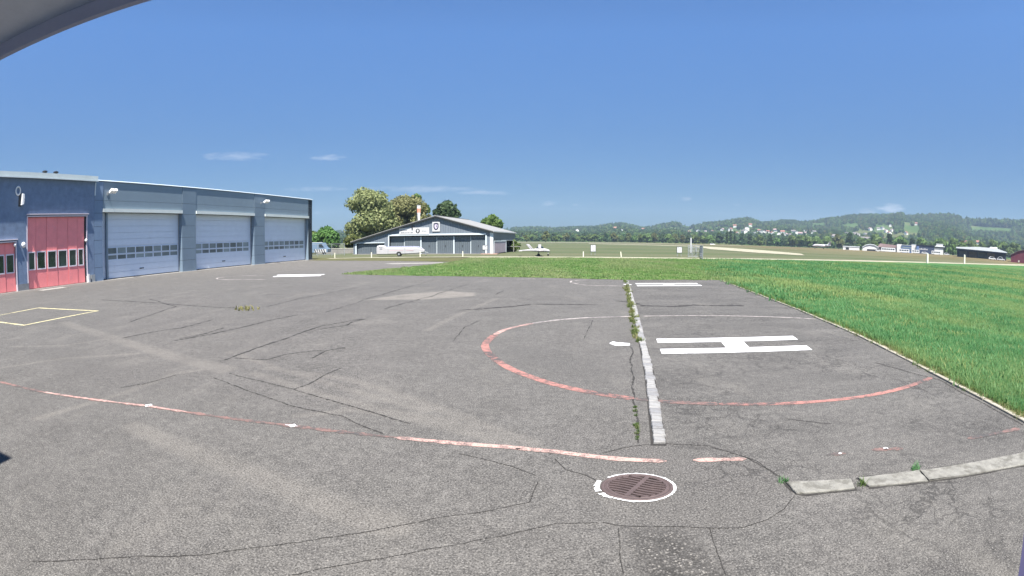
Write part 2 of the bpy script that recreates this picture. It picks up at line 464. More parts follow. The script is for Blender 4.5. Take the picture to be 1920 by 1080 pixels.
def asphalt_material():
    m, nt, b = nmat('weathered asphalt'); t = NT(nt)
    p = t.pos()
    light, dark, right, coarse, patch = (t.attr(k) for k in ('light', 'dark', 'right', 'coarse', 'patch'))
    agg = t.noise(p, 70, 2, .6).outputs['Fac']
    agg2 = t.noise(p, 44, 3, .75).outputs['Fac']
    agg3 = t.noise(p, 9, 4, .75).outputs['Fac']
    mid = t.noise(p, 1.3, 6, .72).outputs['Fac']
    streak = t.noise(t.mapping(p, (.32, 1.1, 1), (0, 0, R(-8))), .9, 7, .75).outputs['Fac']
    big = t.noise(p, .16, 4, .55).outputs['Fac']
    base = t.ramp(mid, [(.3, (0.0662, 0.0634, 0.0598)), (.5, (0.085, 0.0814, 0.077)), (.72, (0.1051, 0.1008, 0.095))])
    base = t.mix(t.rng(big, .35, .65, 0, .6), base, t.mix(1, base, (.83, .84, .86), 'MULTIPLY'))
    rbase = t.ramp(streak, [(.30, (0.0461, 0.0446, 0.0432)), (.5, (0.0778, 0.0749, 0.0713)), (.68, (0.108, 0.1037, 0.0979))])
    base = t.mix(right, base, rbase)
    base = t.mix(t.rng(agg3, .36, .5, .5, 0), base, (0.036, 0.0346, 0.0338))
    base = t.mix(t.rng(agg3, .52, .66, 0, .45), base, (0.144, 0.1382, 0.1296))
    base = t.mix(t.math('MULTIPLY', patch, .6), base, (0.072, 0.0684, 0.0648))
    lw = t.math('MULTIPLY', light, t.rng(t.math('ADD', t.math('MULTIPLY', agg2, .45), t.math('MULTIPLY', mid, .55)), .36, .6, .3, 1.0))
    base = t.mix(t.math('MULTIPLY', lw, .55, clamp=True), base, (0.1548, 0.144, 0.1296))
    dw = t.math('MULTIPLY', dark, t.rng(mid, .35, .65, .1, .8))
    base = t.mix(t.math('MULTIPLY', dw, .55), base, (0.0504, 0.049, 0.0482))
    st = t.noise(p, .42, 5, .62, .6).outputs['Fac']
    base = t.mix(t.rng(st, .60, .70, 0, .38), base, (.045, .043, .042))
    st2 = t.noise(t.mapping(p, (1, .45, 1), (0, 0, R(20))), .75, 6, .7).outputs['Fac']
    base = t.mix(t.rng(st2, .54, .68, 0, .42), base, (.135, .128, .117))
    # the stones in the mix
    gr = t.math('ADD', t.math('MULTIPLY', agg, .5), t.math('MULTIPLY', agg2, .5))
    base = t.mix(t.rng(gr, .37, .495, .85, 0), base, (.018, .0175, .017))
    base = t.mix(t.rng(gr, .51, .64, 0, .8), base, (.205, .197, .185))
    vo = t.n('ShaderNodeTexVoronoi'); vo.inputs['Scale'].default_value = 52; t.put(vo.inputs['Vector'], p)
    csp = t.n('ShaderNodeSeparateXYZ'); t.put(csp.inputs[0], vo.outputs['Color'])
    cc = t.ramp(csp.outputs[0], [(.25, (0.036, 0.0346, 0.0331)), (.55, (0.0828, 0.0792, 0.0756)), (.84, (0.144, 0.1368, 0.1282)), (.95, (0.2592, 0.2448, 0.2232))])
    cc = t.mix(t.rng(vo.outputs['Distance'], .35, .62), cc, (0.0274, 0.0259, 0.0245))
    base = t.mix(t.math('MULTIPLY', coarse, t.rng(mid, .35, .6, .25, .8)), base, cc)
    pale = t.n('ShaderNodeTexVoronoi'); pale.inputs['Scale'].default_value = 31; t.put(pale.inputs['Vector'], p)
    psp = t.n('ShaderNodeSeparateXYZ'); t.put(psp.inputs[0], pale.outputs['Color'])
    pm = t.math('MULTIPLY', t.math('GREATER_THAN', psp.outputs[1], .965), t.math('MULTIPLY', t.rng(pale.outputs['Distance'], .12, .34, .75, 0), t.rng(mid, .45, .62)))
    base = t.mix(pm, base, (0.2448, 0.2304, 0.2088))
    # crazing: a net of hairline cracks, strongest on the old strip at the right
    wv = t.n('ShaderNodeVectorMath', operation='ADD'); t.put(wv.inputs[0], p)
    nz = t.noise(p, 1.7, 4, .6)
    sc = t.n('ShaderNodeVectorMath', operation='SCALE'); t.put(sc.inputs[0], nz.outputs['Color']); sc.inputs['Scale'].default_value = .9
    t.put(wv.inputs[1], sc.outputs[0])
    ve = t.n('ShaderNodeTexVoronoi', feature='DISTANCE_TO_EDGE'); ve.inputs['Scale'].default_value = 1.15; t.put(ve.inputs['Vector'], wv.outputs[0])
    ve2 = t.n('ShaderNodeTexVoronoi', feature='DISTANCE_TO_EDGE'); ve2.inputs['Scale'].default_value = 3.1; t.put(ve2.inputs['Vector'], wv.outputs[0])
    cmask = t.rng(t.noise(p, .55, 3).outputs['Fac'], .42, .6)
    c1 = t.math('MULTIPLY', t.rng(ve.outputs['Distance'], .008, .024, 1, 0), t.math('MULTIPLY', cmask, t.math('ADD', t.math('MULTIPLY', right, .45), .12)))
    cleft = t.math('MULTIPLY', t.rng(ve2.outputs['Distance'], .006, .02, 1, 0), t.math('MULTIPLY', t.rng(t.noise(p, .3, 3).outputs['Fac'], .54, .62), .4))
    c2 = t.math('MULTIPLY', t.rng(ve2.outputs['Distance'], .01, .045, 1, 0), t.math('MULTIPLY', t.math('MULTIPLY', cmask, right), .5))
    cr = t.math('MAXIMUM', t.math('MAXIMUM', c1, c2), cleft)
    base = t.mix(1, base, (1.10, 1.085, 1.06), 'MULTIPLY')
    base = t.mix(cr, base, (.022, .021, .02))
    t.put(b.inputs['Base Color'], base)
    b.inputs['Roughness'].default_value = .88; b.inputs['Specular IOR Level'].default_value = .25
    hgt = t.math('SUBTRACT', t.math('ADD', t.math('MULTIPLY', gr, t.math('ADD', t.math('MULTIPLY', coarse, 1.4), .8)), t.math('MULTIPLY', mid, .5)), t.math('MULTIPLY', cr, .6))
    t.put(b.inputs['Normal'], t.bump(hgt, .012, .8))
    return m
m_asph = asphalt_material()
wav = .006 * np.sin(X * .9 + Y * .35) * np.sin(Y * .7 - X * .2)
ame = grid_mesh('apron', np.stack([X, Y, np.zeros_like(X)], -1), m_asph)
for nm, arr in (('light', a_light), ('dark', a_dark), ('right', a_right), ('coarse', a_coarse), ('patch', a_patch)):
    at = ame.attributes.new(nm, 'FLOAT', 'POINT'); at.data.foreach_set('value', arr.astype(np.float32).ravel())
apron = link('apron', ame); tag(apron, kind='structure')

def ribbon(mb, pts, w, z, jit=0., step=.12, wj=0., seed=0, gap=0., closed=False, mi=0):
    """flat strip of width w along a polyline"""
    rnd = random.Random(seed)
    if closed: pts = list(pts) + [pts[0]]
    q = []
    for (a, b) in zip(pts[:-1], pts[1:]):
        L = math.hypot(b[0] - a[0], b[1] - a[1]); n = max(1, int(L / step))
        q += [(a[0] + (b[0] - a[0]) * i / n, a[1] + (b[1] - a[1]) * i / n) for i in range(n)]
    q.append(pts[-1])
    if jit: q = [q[0]] + [(x + rnd.gauss(0, jit), y + rnd.gauss(0, jit)) for x, y in q[1:-1]] + [q[-1]]
    L, Rr = [], []
    for i, (x, y) in enumerate(q):
        a = q[max(0, i - 1)]; b = q[min(len(q) - 1, i + 1)]
        if closed and i in (0, len(q) - 1): a, b = q[-2], q[1]
        dx, dy = b[0] - a[0], b[1] - a[1]; l = math.hypot(dx, dy) or 1
        ww = (w(x, y) if callable(w) else w) * .5 * max(.15, 1 + rnd.uniform(-wj, wj))
        if wj and not closed and i in (0, len(q) - 1): ww *= .2
        L.append((x - dy / l * ww, y + dx / l * ww, z)); Rr.append((x + dy / l * ww, y - dx / l * ww, z))
    for i in range(len(q) - 1):
        if gap and rnd.random() < gap: continue
        mb.add([Rr[i], Rr[i + 1], L[i + 1], L[i]], [(0, 1, 2, 3)], mi)
    return mb

def wornpaint(name, col, wear=.5, under=(.078, .074, .071), scale=7.):
    m, nt, b = nmat(name); t = NT(nt); p = t.pos()
    n1 = t.noise(p, scale, 6, .75).outputs['Fac']; n2 = t.noise(p, .9, 3).outputs['Fac']; n3 = t.noise(p, 55, 2).outputs['Fac']
    f = t.math('ADD', t.math('ADD', t.math('MULTIPLY', n1, .5), t.math('MULTIPLY', n2, .3)), t.math('MULTIPLY', n3, .2))
    c = t.mix(t.rng(n3, .3, .7), tuple(x * .85 for x in col), tuple(min(.85, x * 1.12) for x in col))
    c = t.mix(t.rng(f, .5 + .16 * (wear - .5) * 2 - .07, .5 + .16 * (wear - .5) * 2 + .05, 1, 0), c, t.mix(t.rng(n3, .3, .7), under, tuple(x * .6 for x in under)))
    t.put(b.inputs['Base Color'], c); b.inputs['Roughness'].default_value = .75; b.inputs['Specular IOR Level'].default_value = .3
    return m
m_mark = wornpaint('white marking paint', (.66, .66, .66), .2)
m_red = wornpaint('faded red marking paint', (0.32, 0.148, 0.124), .5)
m_redpale = wornpaint('worn pale red marking paint', (0.416, 0.264, 0.228), .46)
m_redfaint = wornpaint('almost gone red marking paint', (0.2, 0.116, 0.1), .56)
m_pale = wornpaint('worn pale marking paint', (0.4, 0.36, 0.336), .45)
m_yellow = wornpaint('faded yellow marking paint', (0.528, 0.48, 0.272), .38)
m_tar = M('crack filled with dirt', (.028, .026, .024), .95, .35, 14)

def fractal(pts, amp, levels, seed):
    r = random.Random(seed); pts = [tuple(p) for p in pts]
    for k in range(levels):
        out = []
        for a_, b_ in zip(pts[:-1], pts[1:]):
            dx, dy = b_[0] - a_[0], b_[1] - a_[1]; o_ = r.gauss(0, amp) * (.45 if k < 1 else .8 if k < 2 else 1.1)
            out += [a_, ((a_[0] + b_[0]) / 2 - dy * o_, (a_[1] + b_[1]) / 2 + dx * o_)]
        pts = out + [pts[-1]]
    return pts
for i, pts in enumerate(CRACKS):
    D = sum(math.hypot(*p) for p in pts) / len(pts)
    w = min(.085, max(.007, .0021 * D)) * (1.4 if 7 < D < 10 else 1.8 if D < 20 and D >= 10 else 1.0)
    ux = abs(pts[-1][0] - pts[0][0]) / (math.hypot(pts[-1][0] - pts[0][0], pts[-1][1] - pts[0][1]) or 1)
    w *= .4 if i in (30, 31) else 1
    w *= 1 + 2.2 * ux * min(1, max(0, (D - 11) / 6)) * (1 if i in (22, 23) else .45)
    mb = ribbon(MB(), fractal(pts, .022, 6 if D < 7 else 5 if D < 12 else 4, i), w, .0035, step=9, wj=.85, seed=i)
    mb.build('crack', m_tar, apron, recalc=False)

def letter_h(corners, sw, bw, z=.004):
    """an H lying on the ground: corners of the outline, stroke and bar share"""
    (a, b, c, d) = [Vector((*p, z)) for p in corners]      # a,b along the first stroke; d,c along the second
    P = lambda u, v: (a.lerp(b, u)).lerp(d.lerp(c, u), v)
    mb = MB()
    for v0, v1, u0, u1 in ((0, sw, 0, 1), (1 - sw, 1, 0, 1), (sw, 1 - sw, .5 - bw / 2, .5 + bw / 2)):
        mb.add([P(u0, v0), P(u1, v0), P(u1, v1), P(u0, v1)], [(0, 1, 2, 3)])
    return mb
letter_h([(3.27, 11.05), (6.86, 10.85), (6.42, 9.25), (2.95, 9.53)], .29, .155).build('painted_letter', m_mark, apron)
letter_h([(6.42, 25.95), (9.95, 26.15), (9.66, 24.55), (6.12, 24.35)], .3, .155).build('painted_letter', m_mark, apron)
letter_h([(-16.6, 33.3), (-12.9, 33.5), (-12.6, 31.75), (-16.0, 31.25)], .3, .2).build('painted_letter', m_mark, apron)
mb = MB(); mb.add([(*p, .004) for p in [(2.09, 10.65), (2.17, 10.41), (2.49, 10.39), (2.54, 10.61), (2.28, 10.74), (2.21, 10.84)]], [(0, 1, 2, 3, 4, 5)])
mb.build('painted_number', m_mark, apron)
MB().add([(5.62, 25.1, .004), (6.0, 25.0, .004), (6.02, 25.35, .004), (5.64, 25.45, .004)], [(0, 1, 2, 3)]).build('painted_number', m_mark, apron)

CX, CY, CR = 4.10, 10.31, 4.56
def arc(cx, cy, r, a0, a1, n=60, sy=1.): return [(cx + r * math.cos(R(a0 + (a1 - a0) * i / n)), cy + sy * r * math.sin(R(a0 + (a1 - a0) * i / n))) for i in range(n + 1)]
SY = .93
def smooth(pts, n=10):
    P = [pts[0]] + list(pts) + [pts[-1]]; out = []
    for i in range(1, len(P) - 2):
        p0, p1, p2, p3 = (np.array(P[k], float) for k in (i - 1, i, i + 1, i + 2))
        for j in range(n):
            t = j / n; out.append(tuple(.5 * (2 * p1 + (p2 - p0) * t + (2 * p0 - 5 * p1 + 4 * p2 - p3) * t * t + (3 * p1 - p0 - 3 * p2 + p3) * t ** 3)))
    return out + [tuple(pts[-1])]
def band(pts, w, mat, wj, seed): ribbon(MB(), smooth(pts), w, .004, step=9, wj=wj, seed=seed).build('painted_circle', mat, apron)
band([(-.40, 11.75), (-.56, 10.4), (-.16, 8.85), (.48, 7.77), (1.09, 7.16), (1.72, 6.74)], .165, m_red, .06, 1)
band([(1.72, 6.74), (2.2, 6.52), (2.85, 6.30)], .13, m_redfaint, .2, 3)
band([(2.85, 6.30), (3.6, 6.11), (4.5, 5.98), (5.4, 5.95), (6.4, 6.06), (7.48, 6.34)], .115, m_red, .16, 2)
band([(-.40, 11.75), (-.1, 12.55), (.55, 13.38)], .135, m_redpale, .1, 4)
band([(.55, 13.38), (1.3, 13.95), (2.2, 14.32), (3.65, 14.52)], .12, m_pale, .15, 5)
band([(3.85, 14.52), (5.2, 14.5), (6.6, 14.32), (8.0, 13.9), (9.25, 13.3)], .08, m_pale, .3, 6)
ribbon(MB(), [(5.68, 24.19), (5.2, 24.47), (3.65, 24.75), (3.33, 25.35), (3.05, 26.5), (3.2, 27.4), (3.72, 28.0), (4.6, 28.3)], .10, .004, step=.3, wj=.4, seed=7).build('painted_circle', m_pale, apron)
ribbon(MB(), [(-15.3, 29.04), (-18.2, 29.05), (-19.6, 29.6), (-20.3, 30.6), (-20.3, 31.8), (-19.2, 32.7), (-17.4, 33.04)], .14, .004, step=.4, wj=.4, seed=8).build('painted_circle', m_pale, apron)
ribbon(MB(), [(.2, 28.6), (1.2, 28.9), (1.3, 28.5)], .12, .004, wj=.5, seed=9).build('painted_line', m_pale, apron)
ribbon(MB(), [(2.2, 28.7), (2.9, 28.6)], .12, .004, wj=.5, seed=10).build('painted_line', m_pale, apron)
RED = [(-9.36, 5.07), (-7.71, 5.14), (-6.47, 5.3), (-5.14, 5.47), (-4.38, 5.47), (-3.55, 5.46), (-2.67, 5.44), (-2.0, 5.38), (-1.33, 5.31), (-0.64, 5.21), (-0.06, 5.12), (0.45, 4.98), (0.77, 4.85), (1.09, 4.73), (1.57, 4.6)]
ribbon(MB(), RED[:9], .085, .004, step=.08, wj=.5, seed=11).build('painted_line', m_redfaint, apron)
ribbon(MB(), RED[1:5], .06, .006, step=.08, wj=.5, seed=21).build('painted_line', m_redpale, apron)
ribbon(MB(), [(-2.78, 5.445), (-2.6, 5.437)], .035, .006, step=.05, wj=.7, seed=22).build('painted_line', m_mark, apron)
ribbon(MB(), RED[8:], .095, .004, step=.08, wj=.12, seed=12).build('painted_line', m_redpale, apron)
ribbon(MB(), [(1.85, 4.57), (2.43, 4.46)], .09, .004, step=.06, wj=.2, seed=13).build('painted_line', m_redpale, apron)
ribbon(MB(), [(4.0, 4.15), (4.42, 4.0)], .08, .004, step=.05, wj=.5, seed=14).build('painted_line', m_redfaint, apron)
ribbon(MB(), [(3.38, 4.25), (3.62, 4.2)], .08, .004, step=.05, wj=.5, seed=15).build('painted_line', m_redfaint, apron)
ribbon(MB(), [(5.55, 3.77), (6.72, 3.53)], .09, .004, step=.06, wj=.3, seed=16).build('painted_line', m_redfaint, apron)
ribbon(MB(), [(-21.23, 9.42), (-20.58, 11.7), (-20.5, 14.15), (-15.69, 14.1), (-16.06, 10.26), (-18.29, 10.36), (-21.23, 9.42)], .15, .004, step=.3, wj=.12, seed=17).build('painted_line', m_yellow, apron)
def blot(pts, z=.007, mat=m_mark, name='paint_spot'):
    return MB().add([(*p, z) for p in pts], [tuple(range(len(pts)))]).build(name, mat, apron)
def blob(cx, cy, rx, ry, seed, n=11):
    r = random.Random(seed); return [(cx + rx * math.cos(2 * PI * i / n) * r.uniform(.6, 1.1), cy + ry * math.sin(2 * PI * i / n) * r.uniform(.6, 1.1)) for i in range(n)]
blot(blob(-5.17, 5.49, .07, .07, 1)); blot(blob(-5.16, 5.475, .022, .03, 2), .009, m_tar)
blot(blob(-2.67, 5.44, .05, .06, 3)); blot(blob(4.2, 4.10, .045, .035, 4)); blot(blob(4.185, 4.08, .03, .02, 5), .009, m_tar); blot(blob(3.55, 4.22, .025, .02, 6))
blot(blob(.06, 5.06, .035, .02, 7), .009, m_tar)

# pale concrete foot along the halls and the plate before the red door
m_conc = M('pale concrete', (0.2448, 0.2312, 0.2108), .9, .16, 3, bump=.004, dirt=(1.5, .52, .5))
m_slab = M('old concrete edging', (0.2063, 0.2, 0.1775), .9, .28, 11, bump=.012, dirt=(6, .49, .65), dcol=(0.0875, 0.0825, 0.0688))

# concrete slabs lying in the asphalt at the right
def slab(cs, seed):
    rnd = random.Random(seed); (a, b, c, d) = [Vector((*p, 0)) for p in cs]
    top = []; n = 7
    for (p, q) in ((a, b), (b, c), (c, d), (d, a)):
        k = n if (q - p).length > .3 else 3
        for i in range(k):
            v = p.lerp(q, i / k); top.append((v.x + rnd.gauss(0, .006), v.y + rnd.gauss(0, .006)))
    ribbon(MB(), top, .05, .0028, closed=True, step=9, wj=.7, seed=seed).build('dirt_shade_joint', m_tar, apron, recalc=False)  # dirt in the joint, plus contact shade drawn dark round the slab
    mb = MB(); n = len(top); cx = sum(p[0] for p in top) / n; cy = sum(p[1] for p in top) / n
    ins = [(cx + (x - cx) * .985, cy + (y - cy) * .94) for x, y in top]
    mb.add([(x, y, -.02) for x, y in top] + [(x, y, .014) for x, y in top] + [(x, y, .022) for x, y in ins],
           [(i, (i + 1) % n, n + (i + 1) % n, n + i) for i in range(n)] + [(n + i, n + (i + 1) % n, 2 * n + (i + 1) % n, 2 * n + i) for i in range(n)] + [tuple(range(2 * n, 3 * n))])
    return mb.build('concrete_slab', m_slab, apron)
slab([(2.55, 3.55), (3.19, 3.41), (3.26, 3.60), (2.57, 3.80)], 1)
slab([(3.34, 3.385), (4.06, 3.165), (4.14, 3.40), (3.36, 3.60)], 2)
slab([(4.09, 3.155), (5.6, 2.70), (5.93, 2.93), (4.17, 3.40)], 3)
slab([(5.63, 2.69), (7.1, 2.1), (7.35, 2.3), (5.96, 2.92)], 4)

# row of granite setts
m_sett = M('granite sett', (0.272, 0.2686, 0.2618), .8, .22, 16, bump=.006, dirt=(7, .5, .5))
m_sett2 = M('grey granite sett', (0.2108, 0.2108, 0.2142), .8, .22, 16, bump=.006, dirt=(7, .5, .5))
ribbon(MB(), [(1.60, 5.02), (2.30, 8.09), (2.87, 10.81), (3.96, 16.02), (6.30, 27.4)], .175, .0030, step=1).build('joint_bed', m_tar, apron)
SP = [(1.62, 5.06), (2.30, 8.09), (2.87, 10.81), (3.96, 16.02), (6.28, 27.3)]
def along(pts, s):
    for a, b in zip(pts[:-1], pts[1:]):
        L = math.hypot(b[0] - a[0], b[1] - a[1])
        if s <= L: return a[0] + (b[0] - a[0]) * s / L, a[1] + (b[1] - a[1]) * s / L, math.atan2(b[1] - a[1], b[0] - a[0])
        s -= L
    return None
rnd = random.Random(5)
protos = []
for k in range(7):
    w = .075 + rnd.uniform(-.008, .008); l = .5
    mb = MB(); n = 8
    base = [(-l, -w), (0, -w * rnd.uniform(.9, 1.1)), (l, -w), (l * rnd.uniform(.9, 1.05), 0), (l, w), (0, w * rnd.uniform(.9, 1.1)), (-l, w), (-l * rnd.uniform(.9, 1.05), 0)]
    mb.add([(x, y, 0) for x, y in base] + [(x * .98, y, .020) for x, y in base] + [(x * .86, y * .86, .029 + rnd.uniform(0, .006)) for x, y in base],
           [(i, (i + 1) % n, n + (i + 1) % n, n + i) for i in range(n)] + [(n + i, n + (i + 1) % n, 2 * n + (i + 1) % n, 2 * n + i) for i in range(n)] + [tuple(range(2 * n, 3 * n))])
    protos.append(mb.mesh('sett', m_sett if k % 3 else m_sett2))
s = 0
while True:
    l = rnd.uniform(.16, .30)
    q = along(SP, s + l / 2)
    if q is None: break
    o = link('sett', protos[rnd.randrange(7)], apron, (q[0] + rnd.gauss(0, .003), q[1], 0), q[2] + rnd.gauss(0, .012))
    o.scale = (l - .022, rnd.uniform(.95, 1.05), rnd.uniform(.8, 1.15))
    s += l + (.04 if rnd.random() < .04 else 0)

# kerb edging of the meadow
KP = [(6.3, .9), (7.02, 3.64), (7.66, 6.36), (8.80, 10.65), (9.83, 15.48), (10.69, 20.15), (12.3, 28.4)]
m_kerb = M('concrete kerb', (.285, .265, .215), .9, .2, 7, bump=.005, dirt=(3, .52, .6), dcol=(.09, .085, .05))
kp = []
for k in range(3):
    mb = MB(); mb.box(-.49, .49, -.055, .055, -.05, .022 + .003 * k); mb.box(-.485, .485, -.047, .047, .022 + .003 * k, .027 + .003 * k)
    kp.append(mb.mesh('kerb_stone', m_kerb))
s = 0
while True:
    q = along(KP, s + .5)
    if q is None: break
    link('kerb_stone', kp[rnd.randrange(3)], apron, (q[0] + .05 + rnd.gauss(0, .006), q[1], 0), q[2] + rnd.gauss(0, .006)); s += 1.0

m_soil = M('dry soil', (.20, .165, .10), .95, .3, 6, bump=.01, dirt=(4, .5, .6), dcol=(.07, .09, .03))
tag(ribbon(MB(), [(x + .20, y) for x, y in KP], .26, .022, step=.25, wj=.45, seed=33).build('soil_strip', m_soil, recalc=False), kind='structure')
# ------------------------------------------------------------------ grass surfaces
def grass_ground(name, stops, stripe=False, yellow=None):
    m, nt, b = nmat(name); t = NT(nt); p = t.pos()
    n1 = t.noise(p, .35, 5, .65).outputs['Fac']; n2 = t.noise(p, 9, 4, .7).outputs['Fac']; n3 = t.noise(t.mapping(p, (.06, .3, 1), (0, 0, R(-14))), 1, 4).outputs['Fac']
    f = t.math('ADD', t.math('ADD', t.math('MULTIPLY', n1, .4), t.math('MULTIPLY', n2, .25)), t.math('MULTIPLY', n3, .35))
    c = t.ramp(f, stops)
    if stripe:
        sep = t.n('ShaderNodeSeparateXYZ'); t.put(sep.inputs[0], t.mapping(p, (1, 1, 1), (0, 0, R(-14))))
        wv = t.math('SINE', t.math('ADD', t.math('MULTIPLY', sep.outputs[1], 1.05), t.math('MULTIPLY', n1, 2.2)))
        c = t.mix(t.rng(wv, -.6, .6, 0, .3), c, (.17, .19, .07))
    if yellow:
        n3 = t.noise(t.mapping(p, (.16, .045, 1), (0, 0, R(12))), 1, 4).outputs['Fac']
        sep = t.n('ShaderNodeSeparateXYZ'); t.put(sep.inputs[0], p)
        c = t.mix(t.math('MULTIPLY', t.rng(n3, .5, .62), .6), c, yellow)
    t.put(b.inputs['Base Color'], c); b.inputs['Roughness'].default_value = .9; b.inputs['Specular IOR Level'].default_value = .1
    t.put(b.inputs['Normal'], t.bump(n2, .06))
    return m
m_lawn = grass_ground('mown grass', [(.33, (0.07, 0.125, 0.038)), (.5, (0.105, 0.165, 0.052)), (.66, (0.16, 0.19, 0.075))], True)
m_mead = grass_ground('meadow turf', [(.33, (0.032, 0.088, 0.0272)), (.5, (0.0496, 0.124, 0.0384)), (.68, (0.08, 0.144, 0.0464))], False, (0.12, 0.136, 0.04))
m_verge = grass_ground('dry verge', [(.33, (0.051, 0.06, 0.021)), (.5, (0.09, 0.09, 0.042)), (.66, (0.132, 0.114, 0.06))])
m_path = M('pale gravel', (.29, .27, .20), .95, .2, .5, bump=.02, dirt=(.3, .5, .65), dcol=(.13, .125, .06))
KO = [(x + .10, y) for x, y in KP]
lawn_poly = [(12.42, 28.4), (13.2, 33), (17, 42), (21, 51), (26.6, 64), (18.3, 62.5), (0, 63.0), (-5.2, 62.6), (-5.6, 54), (-6.0, 50.2), (-7.6, 44.5), (-9.55, 38.8), (-11.7, 33.4), (-7.5, 31.9), (-3.74, 31.0), (1.26, 29.9), (4.1, 29.0), (6.5, 28.2), (9.3, 28.35)]
# feather the cut edge against the asphalt
def rough_edge(poly, i0, i1, amp, step, seed):
    r = random.Random(seed); out = []
    n = len(poly)
    for i in range(n):
        a, b = poly[i], poly[(i + 1) % n]; out.append(a)
        if i0 <= i < i1:
            L = math.hypot(b[0] - a[0], b[1] - a[1]); k = max(1, int(L / step))
            out += [(a[0] + (b[0] - a[0]) * j / k + r.gauss(0, amp), a[1] + (b[1] - a[1]) * j / k + r.gauss(0, amp)) for j in range(1, k)]
    return out
def sheet(name, poly, z, mat, kind='structure'):
    o = MB().add([(*p, z) for p in poly], [tuple(range(len(poly)))]).build(name, mat, recalc=False)
    return tag(o, kind=kind)
def ccw(poly): return poly if sum(a[0] * b[1] - b[0] * a[1] for a, b in zip(poly, poly[1:] + poly[:1])) > 0 else poly[::-1]
sheet('lawn', ccw(rough_edge(lawn_poly, 8, 19, .07, .35, 3)), .012, m_lawn)
def az_r(x, y): return np.degrees(np.arctan2(x, y)), np.hypot(x, y)
def resample(pts, n):
    p = np.array(pts, float); d = np.r_[0, np.cumsum(np.hypot(*np.diff(p, axis=0).T))]; t = np.linspace(0, d[-1], n)
    return np.stack([np.interp(t, d, p[:, 0]), np.interp(t, d, p[:, 1])], -1)
def between(name, A, B, nu, nv, z, mat, pw=1., jit=0., seed=0):
    """surface between two lines on the ground, following the terrain"""
    a, b_ = resample(A, nu)[:, None], resample(B, nu)[:, None]
    if jit: rg = np.random.default_rng(seed); a = a + rg.normal(0, jit, a.shape); b_ = b_ + rg.normal(0, jit, b_.shape)
    t = (np.linspace(0, 1, nv) ** pw)[None, :, None]
    P = a + (b_ - a) * t
    zz = terrain(*az_r(P[..., 0], P[..., 1])) + z
    me = grid_mesh(name, np.concatenate([P, zz[..., None]], -1), mat)
    return tag(link(name, me), kind='structure')
between('meadow', [(6.2, -12)] + KO + [(12.52, 28.5)] + lawn_poly[1:5], [(230, -12), (230, 108), (160, 97), (122, 90), (88, 80), (63, 72.5), (44, 69.5), (28, 66), (26.7, 64.1)], 120, 40, .016, m_mead, 1.6)
sheet('verge', ccw(rough_edge([(-24.2, 59.2), (-14, 55.5), (-6.2, 51.6), (-5.3, 56), (-5.2, 63), (-20, 66), (-60, 88), (-60, 74), (-27, 62.2)], 0, 3, .12, .6, 4)), .010, m_verge)
pb = [(-24, 63.5), (-20.5, 65.2), (-7.2, 64.9), (0, 63.2), (18.3, 62.7), (25.7, 64.2), (43, 68.0), (63, 72.3), (87, 79.5), (122, 89.5), (160, 97), (230, 112)]
pt = [(-25, 65.6), (-20.5, 67.4), (-8.8, 67.6), (0, 67.0), (21.4, 67.2), (28.5, 68.8), (48, 73.2), (72, 80.4), (105, 91.0), (150, 102), (200, 115), (260, 130)]
between('path', pb, pt, 160, 4, .03, m_path, 1., .13, 6)
between('taxiway', [(44, 292), (88, 236), (78, 200), (66, 160), (62, 118), (66, 104)], [(48, 318), (95, 262), (100, 245), (92, 172), (80, 124), (68, 104)], 60, 4, .04, m_path)
between('runway', [(-60, 420), (60, 420), (200, 400)], [(-60, 470), (60, 470), (210, 440)], 40, 4, .05, m_path)
sheet('light_patch', ccw([(-12.7, 49.3), (-6.9, 50.3), (-5.9, 48.6), (-11.2, 47.2)]), .006, m_conc)
# ------------------------------------------------------------------ the two halls on the left
HO = (-31.92, 28.6, 0); HRZ = R(90 - 10.2)          # local x along the facade (away), local -y towards the apron
m_bluewall = M('dark blue render', (0.162, 0.2205, 0.3195), .75, .2, 2.5, bump=.012, dirt=(0.45, 0.504, 0.18), dcol=(0.18, 0.252, 0.324))
m_clad = M('grey blue cladding', (0.1922, 0.2513, 0.3031), .45, .06, 1.2, spec=.5, dirt=(0.2957, 0.4435, 0.1109), dcol=(0.1478, 0.17, 0.1848))
m_pil = M('slate cladding', (0.1588, 0.2129, 0.267), .45, .07, 1.2, spec=.5)
m_corner = M('blue corner cladding', (0.17, 0.238, 0.34), .45, .07, 1.2)
m_door = M('light blue grey door', (.68, .74, .82), .4, .04, 1.5, spec=.5, dirt=(.7, .62, .12))
m_box = M('pale roller housing', (.62, .66, .63), .5, .06, 2)
m_edge = M('light roof edge', (.60, .66, .68), .4, .05, 2)
m_gutter = M('zinc gutter', (.46, .51, .50), .4, .08, 2, .2)
m_frame = M('pale door frame', (.72, .64, .68), .5, .06, 3)
m_redd = M('red door', (.93, .275, .27), .5, .08, 2, dirt=(1.1, .58, .25), dcol=(.55, .26, .28))
m_roof = M('roof membrane', (.25, .26, .27), .8, .1, .6)
m_plinth = M('grey plinth', (.20, .21, .22), .8, .15, 4)

g = thing('grey_hall', 'long grey blue hall with three large sectional doors beside the apron', 'hangar hall', HO, HRZ)
B = lambda name, mat, *a, par=None: MB().box(*a).build(name, mat, par or g)
doors = [(.92, 10.62), (12.57, 22.0), (23.98, 33.4)]
D_IN, ZT, ZL = .55, 7.72, 5.30
